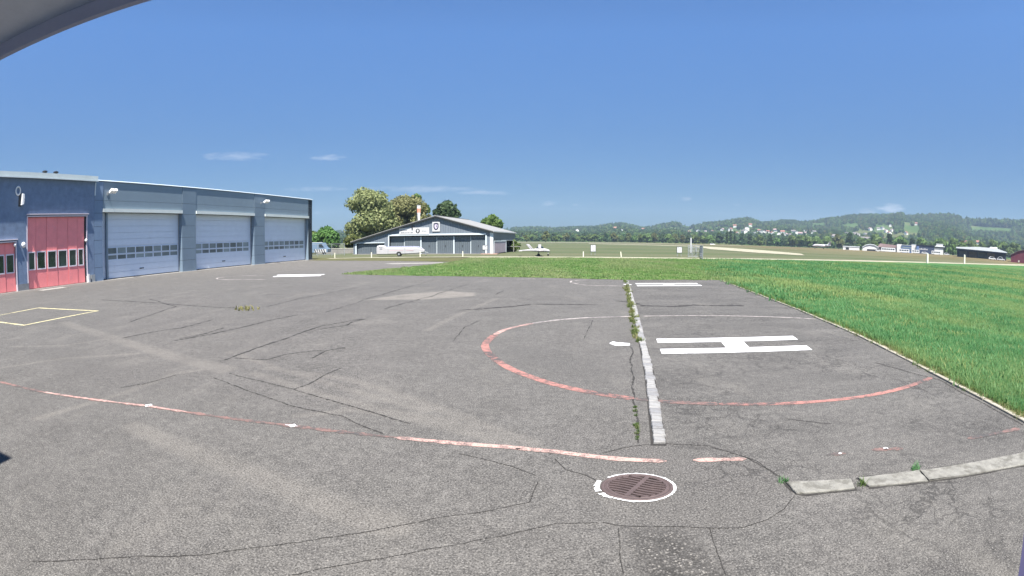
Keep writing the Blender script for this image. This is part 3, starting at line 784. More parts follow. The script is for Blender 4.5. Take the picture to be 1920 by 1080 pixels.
# upper cladding: three bays of two courses, plus the strip under the roof
for s0, s1 in doors:
    for z0, z1 in ((5.62, 6.235), (6.25, 7.72)):
        B('cladding_panel', m_clad, s0 + .03, s1 - .03, 0, .2, z0, z1)
    B('roller_housing', m_box, s0 - .02, s1 - .02, -.16, .24, 5.33, 5.60)
# pillars in courses
for s0, s1, mt, pr in ((.02, .92, m_corner, .03), (10.62, 12.57, m_pil, .035), (22.0, 23.98, m_pil, .035), (33.4, 34.35, m_clad, .0)):
    zz = [0.0, 1.05, 2.1, 3.15, 4.2, 5.25, 6.25, 7.72] if s1 < 30 else [0.0, 7.72]
    for z0, z1 in zip(zz[:-1], zz[1:]):
        B('cladding_panel', mt, s0, s1, -pr, .55, z0 + .012, z1 - .012)
    B('wall', m_dark, s0 + .02, s1 - .02, .0, .5, 0, 7.7)
B('wall', m_clad, .05, 34.3, .56, .62, 5.3, 7.7)
B('wall', m_clad, 34.05, 34.33, .56, 24, 0, 7.7)
B('wall', m_clad, .05, 34.3, 23.8, 24, 0, 7.7)
B('roof', m_roof, -.0, 34.32, .2, 24, 7.722, 7.80)
MB().prism([(-.075, 7.76), (-.075, 7.80), (.22, 7.88), (.22, 7.76)][::-1], .14, 34.45, 'x').build('roof_edge', m_edge, g)
B('roof_edge', m_edge, 34.3, 34.45, .22, 24, 7.76, 7.90)
B('downpipe', m_white, 34.37, 34.47, .1, .2, .05, 7.7)
B('footing', m_conc, .0, 34.4, -.42, .6, -.02, .012)
for s0, s1 in doors:
    d = tag(MB().box(s0, s1, .56, .62, .02, 5.34).build('sectional_door', m_door, g))
    dz = 5.3 / 10
    L = s1 - s0
    for k in range(10):
        if k in (3,): continue                       # the glazed sections come below
        z0, z1 = k * dz, (k + 1) * dz
        if 1.38 < (z0 + z1) / 2 < 2.6: continue
        MB().box(s0, s1, .52, .558, z0 + .012, z1 - .008).build('door_section', m_door, d)
    for (za, zb) in ((1.40, 1.96), (1.985, 2.55)):
        n = 8; w = (L - .62 if s0 > 5 else L - 1.0) / n; o = s0 + (.3 if s0 > 5 else .9)
        mb = MB().box(s0, s1, .515, .556, za, za + .055).box(s0, s1, .515, .556, zb - .055, zb)
        for i in range(n + 1): mb.box(o + i * w - .06 if i else s0, o + i * w + .06 if i < n else s1, .516, .555, za + .055, zb - .055)
        mb.build('window_frame', m_door, d)
        for i in range(n):
            MB().box(o + i * w + .05, o + (i + 1) * w - .05, .538, .552, za + .05, zb - .05).build('window_pane', m_milk, d)
    MB().box(s0 + .01, s1 - .01, .505, .559, .0, .075).build('bottom_seal', m_rubber, d)
    MB().box(s0 + L * .5 - .25, s0 + L * .5 + .25, .49, .519, .62, .70).build('lift_handle', m_dark, d)
    B('door_track', m_steel, s1 - .07, s1 - .01, .40, .53, 0, 5.3)
    if s0 < 5:
        B('door_track', m_clad, s0 + .62, s0 + .80, .30, .51, 0, 5.3)
# rainwater pipe and cable along the corner
B('downpipe', m_edge, -.02, .06, -.10, -.03, 6.6, 7.6)
m_lampw = M('white lamp casing', (.80, .80, .78), .4, .05, 5)
def floodlight(x, z, label):
    t = thing('floodlight', label, 'floodlight', group='floodlights on the grey hall')
    M_ = Matrix.Translation(HO) @ Matrix.Rotation(HRZ, 4, 'Z')
    t.location = M_ @ Vector((x, -.04, z)); t.rotation_euler = (0, 0, HRZ)
    MB().tube((0, 0, 0), (0, -.75, .12), .03).build('arm', m_steel, t)
    mb = MB()
    Mx = Matrix.Translation((0, -.85, .10)) @ Matrix.Rotation(R(-28), 4, 'X')
    mb.box(-.34, -.04, -.22, .20, -.09, .11, 0, Mx); mb.box(.04, .34, -.22, .20, -.09, .11, 0, Mx)
    mb.build('lamp_head', m_lampw, t)
    MB().box(-.12, .12, .0, .05, -.14, .16).build('bracket', m_steel, t)
floodlight(1.45, 6.80, 'white twin floodlight above the near end of the first grey door')
floodlight(23.2, 6.80, 'white twin floodlight on the pillar between the middle and far grey doors')

# the dark blue hall with the red doors
b = thing('blue_hall', 'dark blue rendered hall with red folding doors at the near end', 'hall', HO, HRZ)
Bb = lambda name, mat, *a: MB().box(*a).build(name, mat, b)
d1, d2 = (-6.72, -.82), (-11.6, -7.86)
Z1, Z2 = 5.0, 3.32
Bb('wall', m_bluewall, d1[1], -.0, -.03, .5, .5, 7.7)
Bb('wall', m_bluewall, d2[1], d1[0], -.03, .5, .46, 7.7)
Bb('wall', m_bluewall, d1[0] + .002, d1[1] - .002, -.028, .5, Z1, 7.7)
Bb('wall', m_bluewall, d2[0], d2[1] - .002, -.028, .5, Z2, 7.7)
Bb('wall', m_bluewall, -26, d2[0] - .002, -.03, .5, 0, 7.7)
Bb('wall', m_bluewall, -.3, -.02, .52, 24, 0, 7.65)
Bb('plinth', m_plinth, d1[1] + .002, -.04, -.05, .5, 0, .497)
Bb('plinth', m_plinth, d2[1] + .002, d1[0] - .002, -.05, .5, 0, .457)
Bb('roof', m_roof, -26, .02, -.1, 24, 7.80, 7.9)
mb = MB().prism([(-.34, 7.69), (-.34, 7.76), (-.30, 7.76), (-.26, 8.08), (-.1, 8.08), (-.1, 7.69)][::-1], -26, .14, 'x'); mb.build('roof_edge', m_gutter, b)
Bb('gutter_lip', m_edge, -26, .15, -.375, -.342, 7.66, 7.73)
Bb('footing', m_conc, -26, -.002, -.40, .5, -.02, .011)
for s0, s1, zt in ((*d1, Z1), (*d2, Z2)):
    Bb('door_frame', m_frame, s0 - .06, s1 + .10, -.10, .1, zt + .0, zt + .07)
    Bb('door_hood', m_frame, s0 - .12, s1 + .18, -.20, -.03, zt + .15, zt + .21)
    Bb('door_frame', m_frame, s1 - .0, s1 + .09, -.06, .48, .0, zt - .002)
    if s0 > -8: Bb('door_frame', m_frame, s0 - .08, s0, -.06, .48, .46, zt - .002)
def folding(s0, s1, zt, cuts, w0, w1):
    d = MB().box(s0, s1, .16, .2, .0, zt).build('folding_door', m_redd, b)
    for i, (a, c) in enumerate(zip(cuts[:-1], cuts[1:])):
        yo = .07 + .02 * (i % 2)
        mb = MB().box(a + .012, c - .012, yo, .156, .05, w0 - .05).box(a + .012, c - .012, yo, .156, w1 + .05, zt - .04)
        mb.box(a + .012, a + .11, yo, .156, w0 - .05, w1 + .05).box(c - .11, c - .012, yo, .156, w0 - .05, w1 + .05)
        mb.build('door_leaf', m_redd, d)
        f = MB().box(a + .075, c - .075, yo - .025, yo + .02, w0 - .05, w0 + .035).box(a + .075, c - .075, yo - .025, yo + .02, w1 - .035, w1 + .05)
        f.box(a + .075, a + .15, yo - .024, yo + .019, w0 + .035, w1 - .035).box(c - .15, c - .075, yo - .024, yo + .019, w0 + .035, w1 - .035)
        f.build('window_frame', m_frame, d)
        MB().box(a + .14, c - .14, yo + .02, yo + .03, w0 + .03, w1 - .03).build('window_pane', m_glass, d)
folding(*d1, Z1, [-6.72, -5.87, -4.84, -3.77, -2.68, -1.72, -.98], 1.36, 2.55)
Bb('door_gap_shade', m_dark, -.975, -.824, .10, .158, .02, Z1)  # dark strip standing in for the shade in the unlit reveal
folding(*d2, Z2, [-11.6, -10.7, -9.75, -8.82, -7.9], 1.3, 2.5)
Bb('guard_stub', m_white, -.80, -.62, -.22, -.06, .0, .62)
Bb('drain_box', m_steel, -.45, -.06, -.16, -.055, .0, .55)
for x in (-5.2, -4.1):
    t = thing('roof_vent', '%s of the two small dark vents on the roof edge of the blue hall' % ('left' if x < -5 else 'right'), 'vent', group='roof vents on the blue hall')
    t.location = Matrix.Translation(HO) @ Matrix.Rotation(HRZ, 4, 'Z') @ Vector((x, .1, 7.9))
    MB().lathe([(.0, .0), (.16, .0), (.16, .28), (.24, .28), (.24, .36), (.0, .44)], 10).build('cowl', m_dark, t)
def on_hall(name, label, cat, x, y, z, group=None):
    t = thing(name, label, cat, group=group)
    t.location = Matrix.Translation(HO) @ Matrix.Rotation(HRZ, 4, 'Z') @ Vector((x, y, z)); t.rotation_euler = (0, 0, HRZ)
    return t
t = on_hall('wall_ring', 'white ring fixed high on the dark blue wall', 'ring', -7.75, -.03, 6.79)
n = 20; mb = MB()
mb.loft([[(.21 * math.cos(a) * (1 + .28 * math.cos(q)), -.06 + .05 * math.sin(q), .28 * math.sin(a) * (1 + .22 * math.cos(q))) for q in [2 * PI * j / 8 for j in range(8)]] for a in [2 * PI * i / n for i in range(n + 1)]], cap=False)
mb.build('ring', m_lampw, t)
MB().box(-.03, .03, -.06, .0, -.33, -.24).build('bracket', m_steel, t)
t = on_hall('wall_horn', 'white horn loudspeaker on a dark plate on the blue wall', 'loudspeaker', -7.45, -.03, 6.18)
MB().box(-.20, .06, -.03, .0, -.46, .46).build('back_plate', m_dark, t)
MB().prism([(-.02, -.38), (.16, -.34), (.20, -.05), (.16, .02), (.20, .06), (.18, .36), (.02, .40)], -.42, -.05, 'y').build('horn', m_lampw, t)
for x, z, lb in ((-7.13, 3.10, 'round white wall lamp between the two red doors'), (-7.93, 3.13, 'small white lamp at the top corner of the small red door'), (-.86, 3.18, 'small white lamp in the frame of the tall red door')):
    t = on_hall('wall_lamp', lb, 'wall lamp', x, -.06 if x < -7 and x > -7.5 else .02, z)
    r_ = .20 if -7.5 < x < -7 else .13
    MB().box(-r_ * .5, r_ * .5, -.01, .05, -r_ * .5, r_ * .5).build('bracket', m_steel, t)
    mb = MB(); rings = [[(rr * math.cos(2 * PI * i / 12), y, rr * math.sin(2 * PI * i / 12)) for i in range(12)] for rr, y in ((r_ * .8, -.01), (r_, -.06), (r_ * .9, -.14), (r_ * .5, -.2), (.005, -.22))]
    mb.loft(rings).build('globe', m_lampw, t, True)
sheet('door_plate', ccw([(-31.3, 21.6), (-31.0, 24.0), (-29.7, 23.6), (-30.0, 21.3)]), .016, m_conc)

# ------------------------------------------------------------------ gabled hangar in the middle distance
GO = (-2.95, 80, 0); GRZ = R(180 - 11)          # local x to the left along the front, +y towards the apron
def corrugated(name, col, pitch, groove_shade=.25, var=.1):
    m, nt, bs = nmat(name); t = NT(nt); v = t.coords()
    sep = t.n('ShaderNodeSeparateXYZ'); t.put(sep.inputs[0], v)
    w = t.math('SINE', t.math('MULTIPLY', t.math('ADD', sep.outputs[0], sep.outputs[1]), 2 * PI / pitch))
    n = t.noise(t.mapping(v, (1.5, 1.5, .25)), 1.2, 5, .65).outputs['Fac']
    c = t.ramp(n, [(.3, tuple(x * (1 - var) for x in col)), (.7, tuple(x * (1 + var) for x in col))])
    c = t.mix(t.rng(w, -1, -.5, groove_shade, 0), c, tuple(x * .55 for x in col))  # rib shading: grooves darkened in the colour itself
    t.put(bs.inputs['Base Color'], c); bs.inputs['Roughness'].default_value = .5
    t.put(bs.inputs['Normal'], t.bump(w, .02)); return m
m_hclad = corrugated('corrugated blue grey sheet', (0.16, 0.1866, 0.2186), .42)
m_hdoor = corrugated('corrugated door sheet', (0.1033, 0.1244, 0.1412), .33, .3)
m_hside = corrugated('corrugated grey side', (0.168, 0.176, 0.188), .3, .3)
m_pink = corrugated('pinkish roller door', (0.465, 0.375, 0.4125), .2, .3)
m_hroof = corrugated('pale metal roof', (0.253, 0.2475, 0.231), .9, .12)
h = thing('gabled_hangar', 'low gabled blue grey hangar with large sliding doors across the grass', 'hangar', GO, GRZ)
W_, APX, APZ, EL, ER, DP = 24.68, 9.45, 6.12, 2.22, 3.55, 18.8
roofz = lambda x: EL + (APZ - EL) * (W_ - x) / (W_ - APX) if x > APX else ER + (APZ - ER) * x / APX
bd, sdr = (1.25, 17.78), (18.75, 24.05)
Bh = lambda name, mat, *a: MB().box(*a).build(name, mat, h)
# front wall pieces round the two door openings
MB().prism([(0, 0), (bd[0], 0), (bd[0], roofz(bd[0])), (0, roofz(0))], -.12, 0, 'y').build('wall', m_hclad, h)
MB().prism([(bd[0] + .004, 3.02), (bd[1], 3.02), (bd[1], roofz(bd[1])), (APX, APZ), (bd[0] + .004, roofz(bd[0]))], -.12, -.002, 'y').build('wall', m_hclad, h)
MB().prism([(bd[1] + .004, 0), (sdr[0], 0), (sdr[0], roofz(sdr[0])), (bd[1] + .004, roofz(bd[1]))], -.12, 0, 'y').build('wall', m_hclad, h)
MB().prism([(sdr[0] + .004, 1.86), (sdr[1], 1.86), (sdr[1], roofz(sdr[1])), (sdr[0] + .004, roofz(sdr[0]))], -.12, -.002, 'y').build('wall', m_hclad, h)
MB().prism([(sdr[1] + .004, 0), (W_, 0), (W_, roofz(W_)), (sdr[1] + .004, roofz(sdr[1]))], -.12, 0, 'y').build('wall', m_hclad, h)
MB().prism([(0, 0), (W_, 0), (W_, EL), (APX, APZ), (0, ER)], -DP, -DP + .12, 'y').build('wall', m_hside, h)
Bh('wall', m_hside, W_ - .14, W_ - .02, -DP + .14, -.14, 0, EL - .02)
Bh('wall', m_hside, .02, .14, -DP + .14, -.14, 2.19, ER - .02)
Bh('wall', m_dark, .9, 1.0, -DP + .14, -.14, 0, 3.4)
Bh('wall_trim', m_white, -.05, .05, -DP, -6.0, 2.10, 2.21)
Bh('door_header', m_edge, bd[0] - .1, bd[1] + .2, 0, .06, 3.02, 3.28)
Bh('door_track', m_dark, bd[0], bd[1], -.5, -.13, 2.84, 3.0)
Bh('door_header', m_edge, sdr[0] - .1, sdr[1] + .1, 0, .06, 1.87, 2.0)
Bh('door_frame', m_edge, bd[0] - .22, bd[0] - .02, 0, .05, 0, 3.0)
Bh('door_frame', m_edge, bd[1] + .02, bd[1] + .2, 0, .05, 0, 3.0)
Bh('door_frame', m_edge, sdr[1] + .02, sdr[1] + .25, 0, .05, 0, 1.85)
Bh('corner_trim', m_edge, -.03, .5, 0, .04, 0, 3.35)
Bh('corner_trim', m_hclad, W_ - .35, W_ + .02, 0, .04, 0, 2.1)
cuts = [1.25, 3.69, 6.52, 9.41, 12.19, 15.14, 17.78]
for i, (a, c) in enumerate(zip(cuts[:-1], cuts[1:])):
    y = -.34 - .12 * (i % 2)
    lf = MB().box(a + .02, c - .02, y - .06, y, .06, 2.84).build('door_leaf', m_hdoor, h)
    MB().box(a - .10, a + .10, y, y + .04, .06, 2.84).build('leaf_edge', m_edge, lf)
    MB().box(a + .02, c - .02, y, y + .03, 2.62, 2.80).build('top_rail', m_hclad, lf)
    MB().box((a + c) / 2 - .05, (a + c) / 2 + .05, y, y + .05, 1.15, 1.4).build('handle', m_dark, lf)
for a, c in ((18.77, 21.4), (21.4, 24.03)):
    MB().box(a + .02, c - .02, -.3, -.24, .06, 1.74).build('door_leaf', m_hdoor, h)
Bh('door_track', m_dark, sdr[0], sdr[1], -.4, -.13, 1.74, 1.85)
Bh('plinth', m_conc, -.1, W_ + .1, -.6, .35, -.05, .05)
# roof slopes with a dark verge
def slope(x0, z0, x1, z1, th, y0, y1, name, mat):
    MB().prism([(x0, z0), (x1, z1), (x1, z1 + th), (x0, z0 + th)], y0, y1, 'y').build(name, mat, h)
slope(-.16, ER - .05, APX, APZ + .0, .10, -DP - .3, .40, 'roof', m_hroof)
slope(APX, APZ, W_ + .45, EL - .115, .10, -DP - .3, .40, 'roof', m_hroof)
slope(-.16, ER - .22, APX, APZ - .18, .17, .30, .39, 'verge_board', m_dark)
slope(APX, APZ - .18, W_ + .45, EL - .30, .17, .30, .39, 'verge_board', m_dark)
Bh('eave_board', m_white, -.20, -.165, -DP - .3, .38, ER - .12, ER + .05)
Bh('ridge_cap', m_hroof, APX - .2, APX + .2, -DP - .3, .41, APZ + .08, APZ + .14)
# sliding pink door and dark recesses on the right flank
Bh('side_door', m_pink, -.02, .06, -10.0, -.6, .1, 2.02)
for a in (-10.0, -.75): Bh('door_frame', m_edge, -.06, -.02, a, a + .22, .05, 2.1)
Bh('door_frame', m_edge, -.055, -.02, -9.78, -.75, 1.95, 2.12)
Bh('step', M('reddish step', (.36, .24, .19), .9, .2, 3), -1.0, 1.6, .3, 1.6, -.03, .12)
Bh('flue', m_dark, 13.45, 13.65, .05, .2, 4.05, 4.62)
# sign board and emblem board
sg = MB().box(10.6, 15.9, .03, .10, 3.22, 4.32).build('sign_board', m_white, h)
m_ink = M('grey lettering', (.17, .18, .2), .6, .1, 3)
rnd = random.Random(4); mb = MB()
def words(x, z, hgt, ws):
    for w in ws:
        for k in range(w):
            cw = hgt * rnd.uniform(.36, .6); up = rnd.random() < .3
            mb.box(x - cw, x, .10, .108, z, z + hgt * (1.25 if up else .8)); 
            x -= cw + hgt * .16
        x -= hgt * .45
words(15.65, 3.83, .16, [4, 7]); words(15.65, 3.42, .17, [15, 4]); words(11.9, 3.66, .13, [4, 6])
tag(mb.build('lettering', m_ink, sg), kind='stuff')
n = 20
MB().prism([(12.58 + .36 * math.cos(2 * PI * i / n), 3.76 + .38 * math.sin(2 * PI * i / n)) for i in range(n)], .10, .112, 'y').build('emblem_disc', m_dark, sg)
MB().prism([(12.58 + .15 * math.cos(a) + .03 * math.sin(2 * a), 3.76 + .26 * math.sin(a)) for a in [2 * PI * i / 12 for i in range(12)]], .112, .12, 'y').build('emblem_figure', m_white, sg)
eb = MB().box(8.77, 10.05, .03, .10, 3.63, 5.18).build('emblem_board', m_white, h)
m_navy = M('navy emblem', (.02, .022, .05), .6, .1, 3)
sh = [(-.42, .52), (0, .6), (.42, .52), (.44, -.1), (.3, -.42), (0, -.6), (-.3, -.42), (-.44, -.1)]
MB().prism([(9.41 + x, 4.42 + z) for x, z in sh], .10, .112, 'y').build('emblem_shield', m_navy, eb)
MB().prism([(9.41 + x * .58, 4.42 + z * .62) for x, z in sh], .112, .12, 'y').build('emblem_figure', M('lilac emblem', (.55, .5, .62), .6, .1, 3), eb)
MB().prism([(9.26, 4.3), (9.36, 4.3), (9.42, 4.6), (9.3, 4.65)], .12, .127, 'y').build('emblem_detail', m_navy, eb)
# ------------------------------------------------------------------ the building the camera looks out from
ob = thing('base_building', 'grey building with a thin metal roof overhang above the camera', 'building', (0, -.4, 0))
m_housew0 = M('white bounce render', (.8, .8, .78), .8, .06, 2)  # white chosen so this unseen wall bounces light onto the soffit
m_soffit = M('grey painted soffit', (.70, .70, .73), .6, .06, 14, bump=.001)
m_lip = M('grey folded lip', (.36, .37, .48), .5, .08, 9)
MB().box(-5.43, 5.2, -8, 0, 0, 2.62).build('wall', m_housew0, ob)
MB().box(-14, -5.44, -8, 0, 0, 6.86).build('wall', m_bluewall, ob)
MB().box(-14.05, -5.42, -8, .0, 6.862, 6.94).build('roof', m_roof, ob)
rotl = Matrix.Translation((-.65, 1.034, 2.65)) @ Matrix.Rotation(math.atan(.122), 4, 'Z')
MB().box(-1.3, .32, -1.25, -.004, .036, .075, 0, rotl).build('roof_overhang', m_soffit, ob)
MB().box(-1.3, .32, -.003, .012, .0, .08, 0, rotl).build('overhang_lip', m_lip, ob)

hsg = thing('housing_edge', 'slanting violet grey edge of the camera housing at the lower right', 'camera housing', (.777, .346, 1.848))  # sliver of the camera housing, modelled as a loose blade
mb = MB(); q0, q1 = Vector((0, 0, 0)), Vector((-.0335, -.0638, -.0985)); dn = (q1 - q0)
P_ = [q0 - dn * .02, q0 + dn * 4.2]; sw = Vector((.05, -.02, .0)); th_ = Vector((.010, .004, -.002))
mb.add([P_[0], P_[0] + sw * .4, P_[1] + sw * 3, P_[1], P_[0] + th_, P_[0] + sw * .4 + th_, P_[1] + sw * 3 + th_, P_[1] + th_], [(0, 1, 2, 3), (7, 6, 5, 4), (0, 4, 5, 1), (1, 5, 6, 2), (2, 6, 7, 3), (3, 7, 4, 0)])
mb.build('blade', M('violet grey metal', (.030, .028, .075), .5, .08, 9), hsg)
# ------------------------------------------------------------------ manhole
m_iron = M('rusty brown cast iron', (.088, .064, .061), .7, .22, 10, .15, bump=.004)
m_shaft_shade = M('painted shaft shade', (.012, .011, .011), .95, .1, 4)
mh = thing('manhole_cover', 'round rusty slotted manhole cover ringed with white paint in the asphalt', 'manhole cover', (1.135, 4.075, 0), R(-10))
mh.scale = (1, .80, 1)
def annulus(r0, r1, z, a0, a1, n, jit=0, seed=0, ri=None):
    r = random.Random(seed); mb = MB(); P = []
    for i in range(n + 1):
        a = R(a0 + (a1 - a0) * i / n); x0 = r0 + r.gauss(0, jit * .4); x1 = r1 + r.gauss(0, jit)
        P.append(((x0 * math.cos(a), x0 * math.sin(a), z), (x1 * math.cos(a), x1 * math.sin(a), z)))
    for i in range(n): mb.add([P[i][0], P[i][1], P[i + 1][1], P[i + 1][0]], [(0, 1, 2, 3)])
    return mb
annulus(.338, .364, .0085, -128, 140, 70, .005, 1).build('painted_ring', m_mark, mh)
annulus(.345, .392, .0085, -152, -130, 8, .012, 3).build('painted_ring', m_mark, mh)
annulus(.35, .40, .0085, 158, 200, 12, .008, 2).build('painted_ring', m_mark, mh)
MB().lathe([(.30, .006), (.302, .017), (.33, .016), (.338, .004)], 48).build('frame', m_iron, mh, True)
MB().lathe([(.0, .0045), (.31, .0045)], 40).build('shaft', m_shaft_shade, mh)  # flat dark disc painting the shade of the shaft below
MB().lathe([(.262, .010), (.264, .0185), (.285, .0185), (.292, .013), (.299, .013), (.2995, .006)], 48).build('rim', m_iron, mh)
TURN = Matrix.Rotation(R(-24), 4, 'Z')
MB().box(-.022, .022, -.265, .265, .008, .020, 0, TURN).build('spine', m_iron, mh)
yb = -.235; k = 0
while yb < .24:
    for sgn in (-1, 1):
        L = math.sqrt(max(.0, .268 ** 2 - yb * yb)) 
        if L < .07: continue
        mb = MB(); nn = 5
        pts = [(.018 + (L - .018) * i / nn) for i in range(nn + 1)]
        yy = lambda u: yb - .012 * math.sin(u / .268 * PI * 1.1) * sgn
        vs = []
        for u in pts: vs += [(sgn * u, yy(u) - .0125, .0075), (sgn * u, yy(u) + .0125, .0075), (sgn * u, yy(u) + .0115, .0185), (sgn * u, yy(u) - .0115, .0185)]
        vs = [TURN @ Vector(v) for v in vs]
        mb.add(vs, [(4 * i + a, 4 * i + 4 + a, 4 * i + 4 + (a + 1) % 4, 4 * i + (a + 1) % 4) for i in range(nn) for a in range(4)] + [(0, 1, 2, 3), (4 * nn + 3, 4 * nn + 2, 4 * nn + 1, 4 * nn)])
        mb.build('bar', m_iron, mh)
    yb += .055

# ------------------------------------------------------------------ glider trailer
m_trail = M('white trailer skin', (.44, .425, .43), .35, .04, 2)
t = thing('glider_trailer', 'long white glider trailer with a raised rear hump parked at the hangar', 'trailer', (-19.4, 71.8, 0))
prof = [(0.0, .30, 1.30, .80), (.10, .26, 1.52, .92), (.5, .25, 1.60, .96), (1.1, .25, 1.56, .96), (1.45, .25, 1.34, .96), (2.2, .27, 1.34, .96), (4.0, .28, 1.34, .94), (5.4, .32, 1.33, .88), (6.1, .36, 1.27, .80), (6.7, .46, 1.08, .62), (7.0, .58, .90, .36), (7.04, .66, .8, .2)]
def body_ring(x, z0, z1, w):
    c = .12 if w > .5 else .05
    return [(x, -w / 2, z0 + c), (x, -w / 2 + c, z0), (x, w / 2 - c, z0), (x, w / 2, z0 + c), (x, w / 2, z1 - c * 1.4), (x, w / 2 - c * 1.2, z1), (x, -w / 2 + c * 1.2, z1), (x, -w / 2, z1 - c * 1.4)]
MB().loft([body_ring(*p) for p in prof]).build('body', m_trail, t)
for x in (1.72, 4.05 + .15): MB().loft([body_ring(x + dx, .24, 1.36, .99) for dx in (0, .05)]).build('seam', m_steel, t)
MB().loft([body_ring(x, z1 - .04, z1 + .03, w * .9) for x, z0, z1, w in prof[4:10]]).build('roof_edge', m_lip, t)
mb = MB()
for a, c, z0, z1 in ((.42, .62, 1.30, 1.44), (.68, .92, 1.32, 1.44)): mb.box(a, c, -.492, -.484, z0, z1)
mb.box(.5, .9, -.492, -.484, 1.0, 1.05); mb.box(.55, .85, -.492, -.484, 1.1, 1.16); tag(mb.build('logo_print', m_ink, t), kind='stuff')
mb = MB(); 
mb.box(1.9, 4.0, -.492, -.485, .80, .86); mb.box(4.4, 5.5, -.480, -.452, .80, .86); mb.build('stripe_print', M('faded pink print', (.62, .45, .47), .5, .1, 3), t)
for y in (-.44, .44):
    wv = MB().lathe([(.0, -.08), (.12, -.08)], 14).v
    mb = MB(); ring = [(r_, yy) for r_, yy in ((.0, -.07), (.18, -.07), (.28, -.05), (.30, 0), (.28, .05), (.18, .07), (.0, .07))]
    mb.loft([[(3.35 + r_ * math.cos(2 * PI * i / 16), y + yy, .30 + r_ * math.sin(2 * PI * i / 16)) for i in range(16)] for r_, yy in ring[1:-1]])
    wh = mb.build('wheel', m_rubber, t)
    MB().loft([[(3.35 + .15 * math.cos(2 * PI * i / 12), y + s_, .30 + .15 * math.sin(2 * PI * i / 12)) for i in range(12)] for s_ in (-.08, .08)]).build('rim', m_steel, wh)
MB().prism([(2.95, .28), (3.75, .28), (3.68, .52), (3.5, .66), (3.2, .66), (3.02, .52)], -.50, -.484, 'y').build('wheel_arch', m_rubber, t)
MB().tube((6.9, 0, .6), (7.55, 0, .48), .04).build('tow_bar', m_steel, t)
MB().tube((7.2, 0, .52), (7.2, 0, .1), .03).build('jockey_leg', m_steel, t)
MB().lathe([(.02, -.03), (.1, -.03), (.1, .03), (.02, .03)], 10, (7.2, 0, .1)).build('jockey_wheel', m_rubber, t)

# ------------------------------------------------------------------ small white aeroplane
a = thing('light_aircraft', 'small white propeller aeroplane parked on the grass beside the hangar', 'aeroplane', (.9, 71, 0))
def oval(x, z, ry, rz, y=0, n=12): return [(x, y + ry * math.cos(2 * PI * i / n), z + rz * math.sin(2 * PI * i / n)) for i in range(n)]
MB().loft([oval(4.36, .70, .04, .05), oval(4.22, .71, .14, .15), oval(3.9, .75, .24, .23), oval(3.3, .80, .30, .28), oval(2.7, .80, .29, .27), oval(2.1, .77, .2, .19), oval(1.3, .76, .12, .12), oval(.1, .70, .06, .07)]).build('fuselage', m_trail, a, True)
MB().loft([oval(3.55, .98, .10, .08), oval(3.3, 1.1, .22, .22), oval(2.95, 1.15, .24, .28), oval(2.65, 1.08, .2, .2), oval(2.4, .98, .08, .06)]).build('canopy', m_glass, a, True)
MB().box(2.72, 3.12, -.26, .26, 1.08, 1.60).build('cowling', m_trail, a)
mb = MB()
for s_ in (-1, 1):
    mb.loft([[(2.5 + dx * k, s_ * y, z + dz) for dx, dz in ((0, 0), (.25, .05), (.7, .03), (1.0, 0), (.7, -.03), (.25, -.03))] for y, z, k in ((.2, .64, 1), (2.4, .70, .9), (4.6, .80, .65))])
mb.build('wing', m_trail, a)
MB().loft([[(x0 + dx, dy, z) for dx, dy in ((0, 0), (.15, .045), (.5, .0), (.15, -.045))] for x0, z in ((1.75, .72), (.98, 1.62))]).build('fin', m_trail, a)
MB().loft([[(x0 + dx + .3, dy, z) for dx, dy in ((0, 0), (.1, .03), (.28, .0), (.1, -.03))] for x0, z in ((1.72, .66), (1.0, 1.45))]).build('fin_shade', m_dark, a)  # shadow along the fin, added as a dark piece
MB().box(.02, .5, -1.1, 1.1, .66, .71).build('tailplane', m_trail, a)
MB().tube((4.12, 0, .62), (4.12, 0, .14), .045).build('nose_leg', m_white, a)
def wheel(par, x, y, z, r, w=.08):
    MB().loft([[(x + rr * math.cos(2 * PI * i / 14), y + s_, z + rr * math.sin(2 * PI * i / 14)) for i in range(14)] for rr, s_ in ((r * .6, -w), (r, -w * .6), (r, w * .6), (r * .6, w))]).build('wheel', m_rubber, par)
wheel(a, 4.12, 0, .14, .14)
for y in (-.9, .9):
    MB().tube((2.8, y * .8, .62), (2.8, y, .18), .04).build('main_leg', m_white, a); wheel(a, 2.8, y, .16, .16)
mb = MB()
for k in range(2):
    c_, s_ = math.cos(R(70 + 180 * k)), math.sin(R(70 + 180 * k))
    mb.add([(4.38, .05 * -s_, .70 + .05 * c_), (4.38, .05 * s_, .70 - .05 * c_), (4.40, .6 * c_ + .03 * s_, .70 + .6 * s_ - .03 * c_), (4.40, .6 * c_ - .03 * s_, .70 + .6 * s_ + .03 * c_)], [(0, 1, 2, 3)])
    mb.add([(4.36, .05 * -s_, .70 + .05 * c_), (4.36, .05 * s_, .70 - .05 * c_), (4.385, .6 * c_ + .03 * s_, .70 + .6 * s_ - .03 * c_), (4.385, .6 * c_ - .03 * s_, .70 + .6 * s_ + .03 * c_)], [(3, 2, 1, 0)])
mb.build('propeller', m_dark, a)

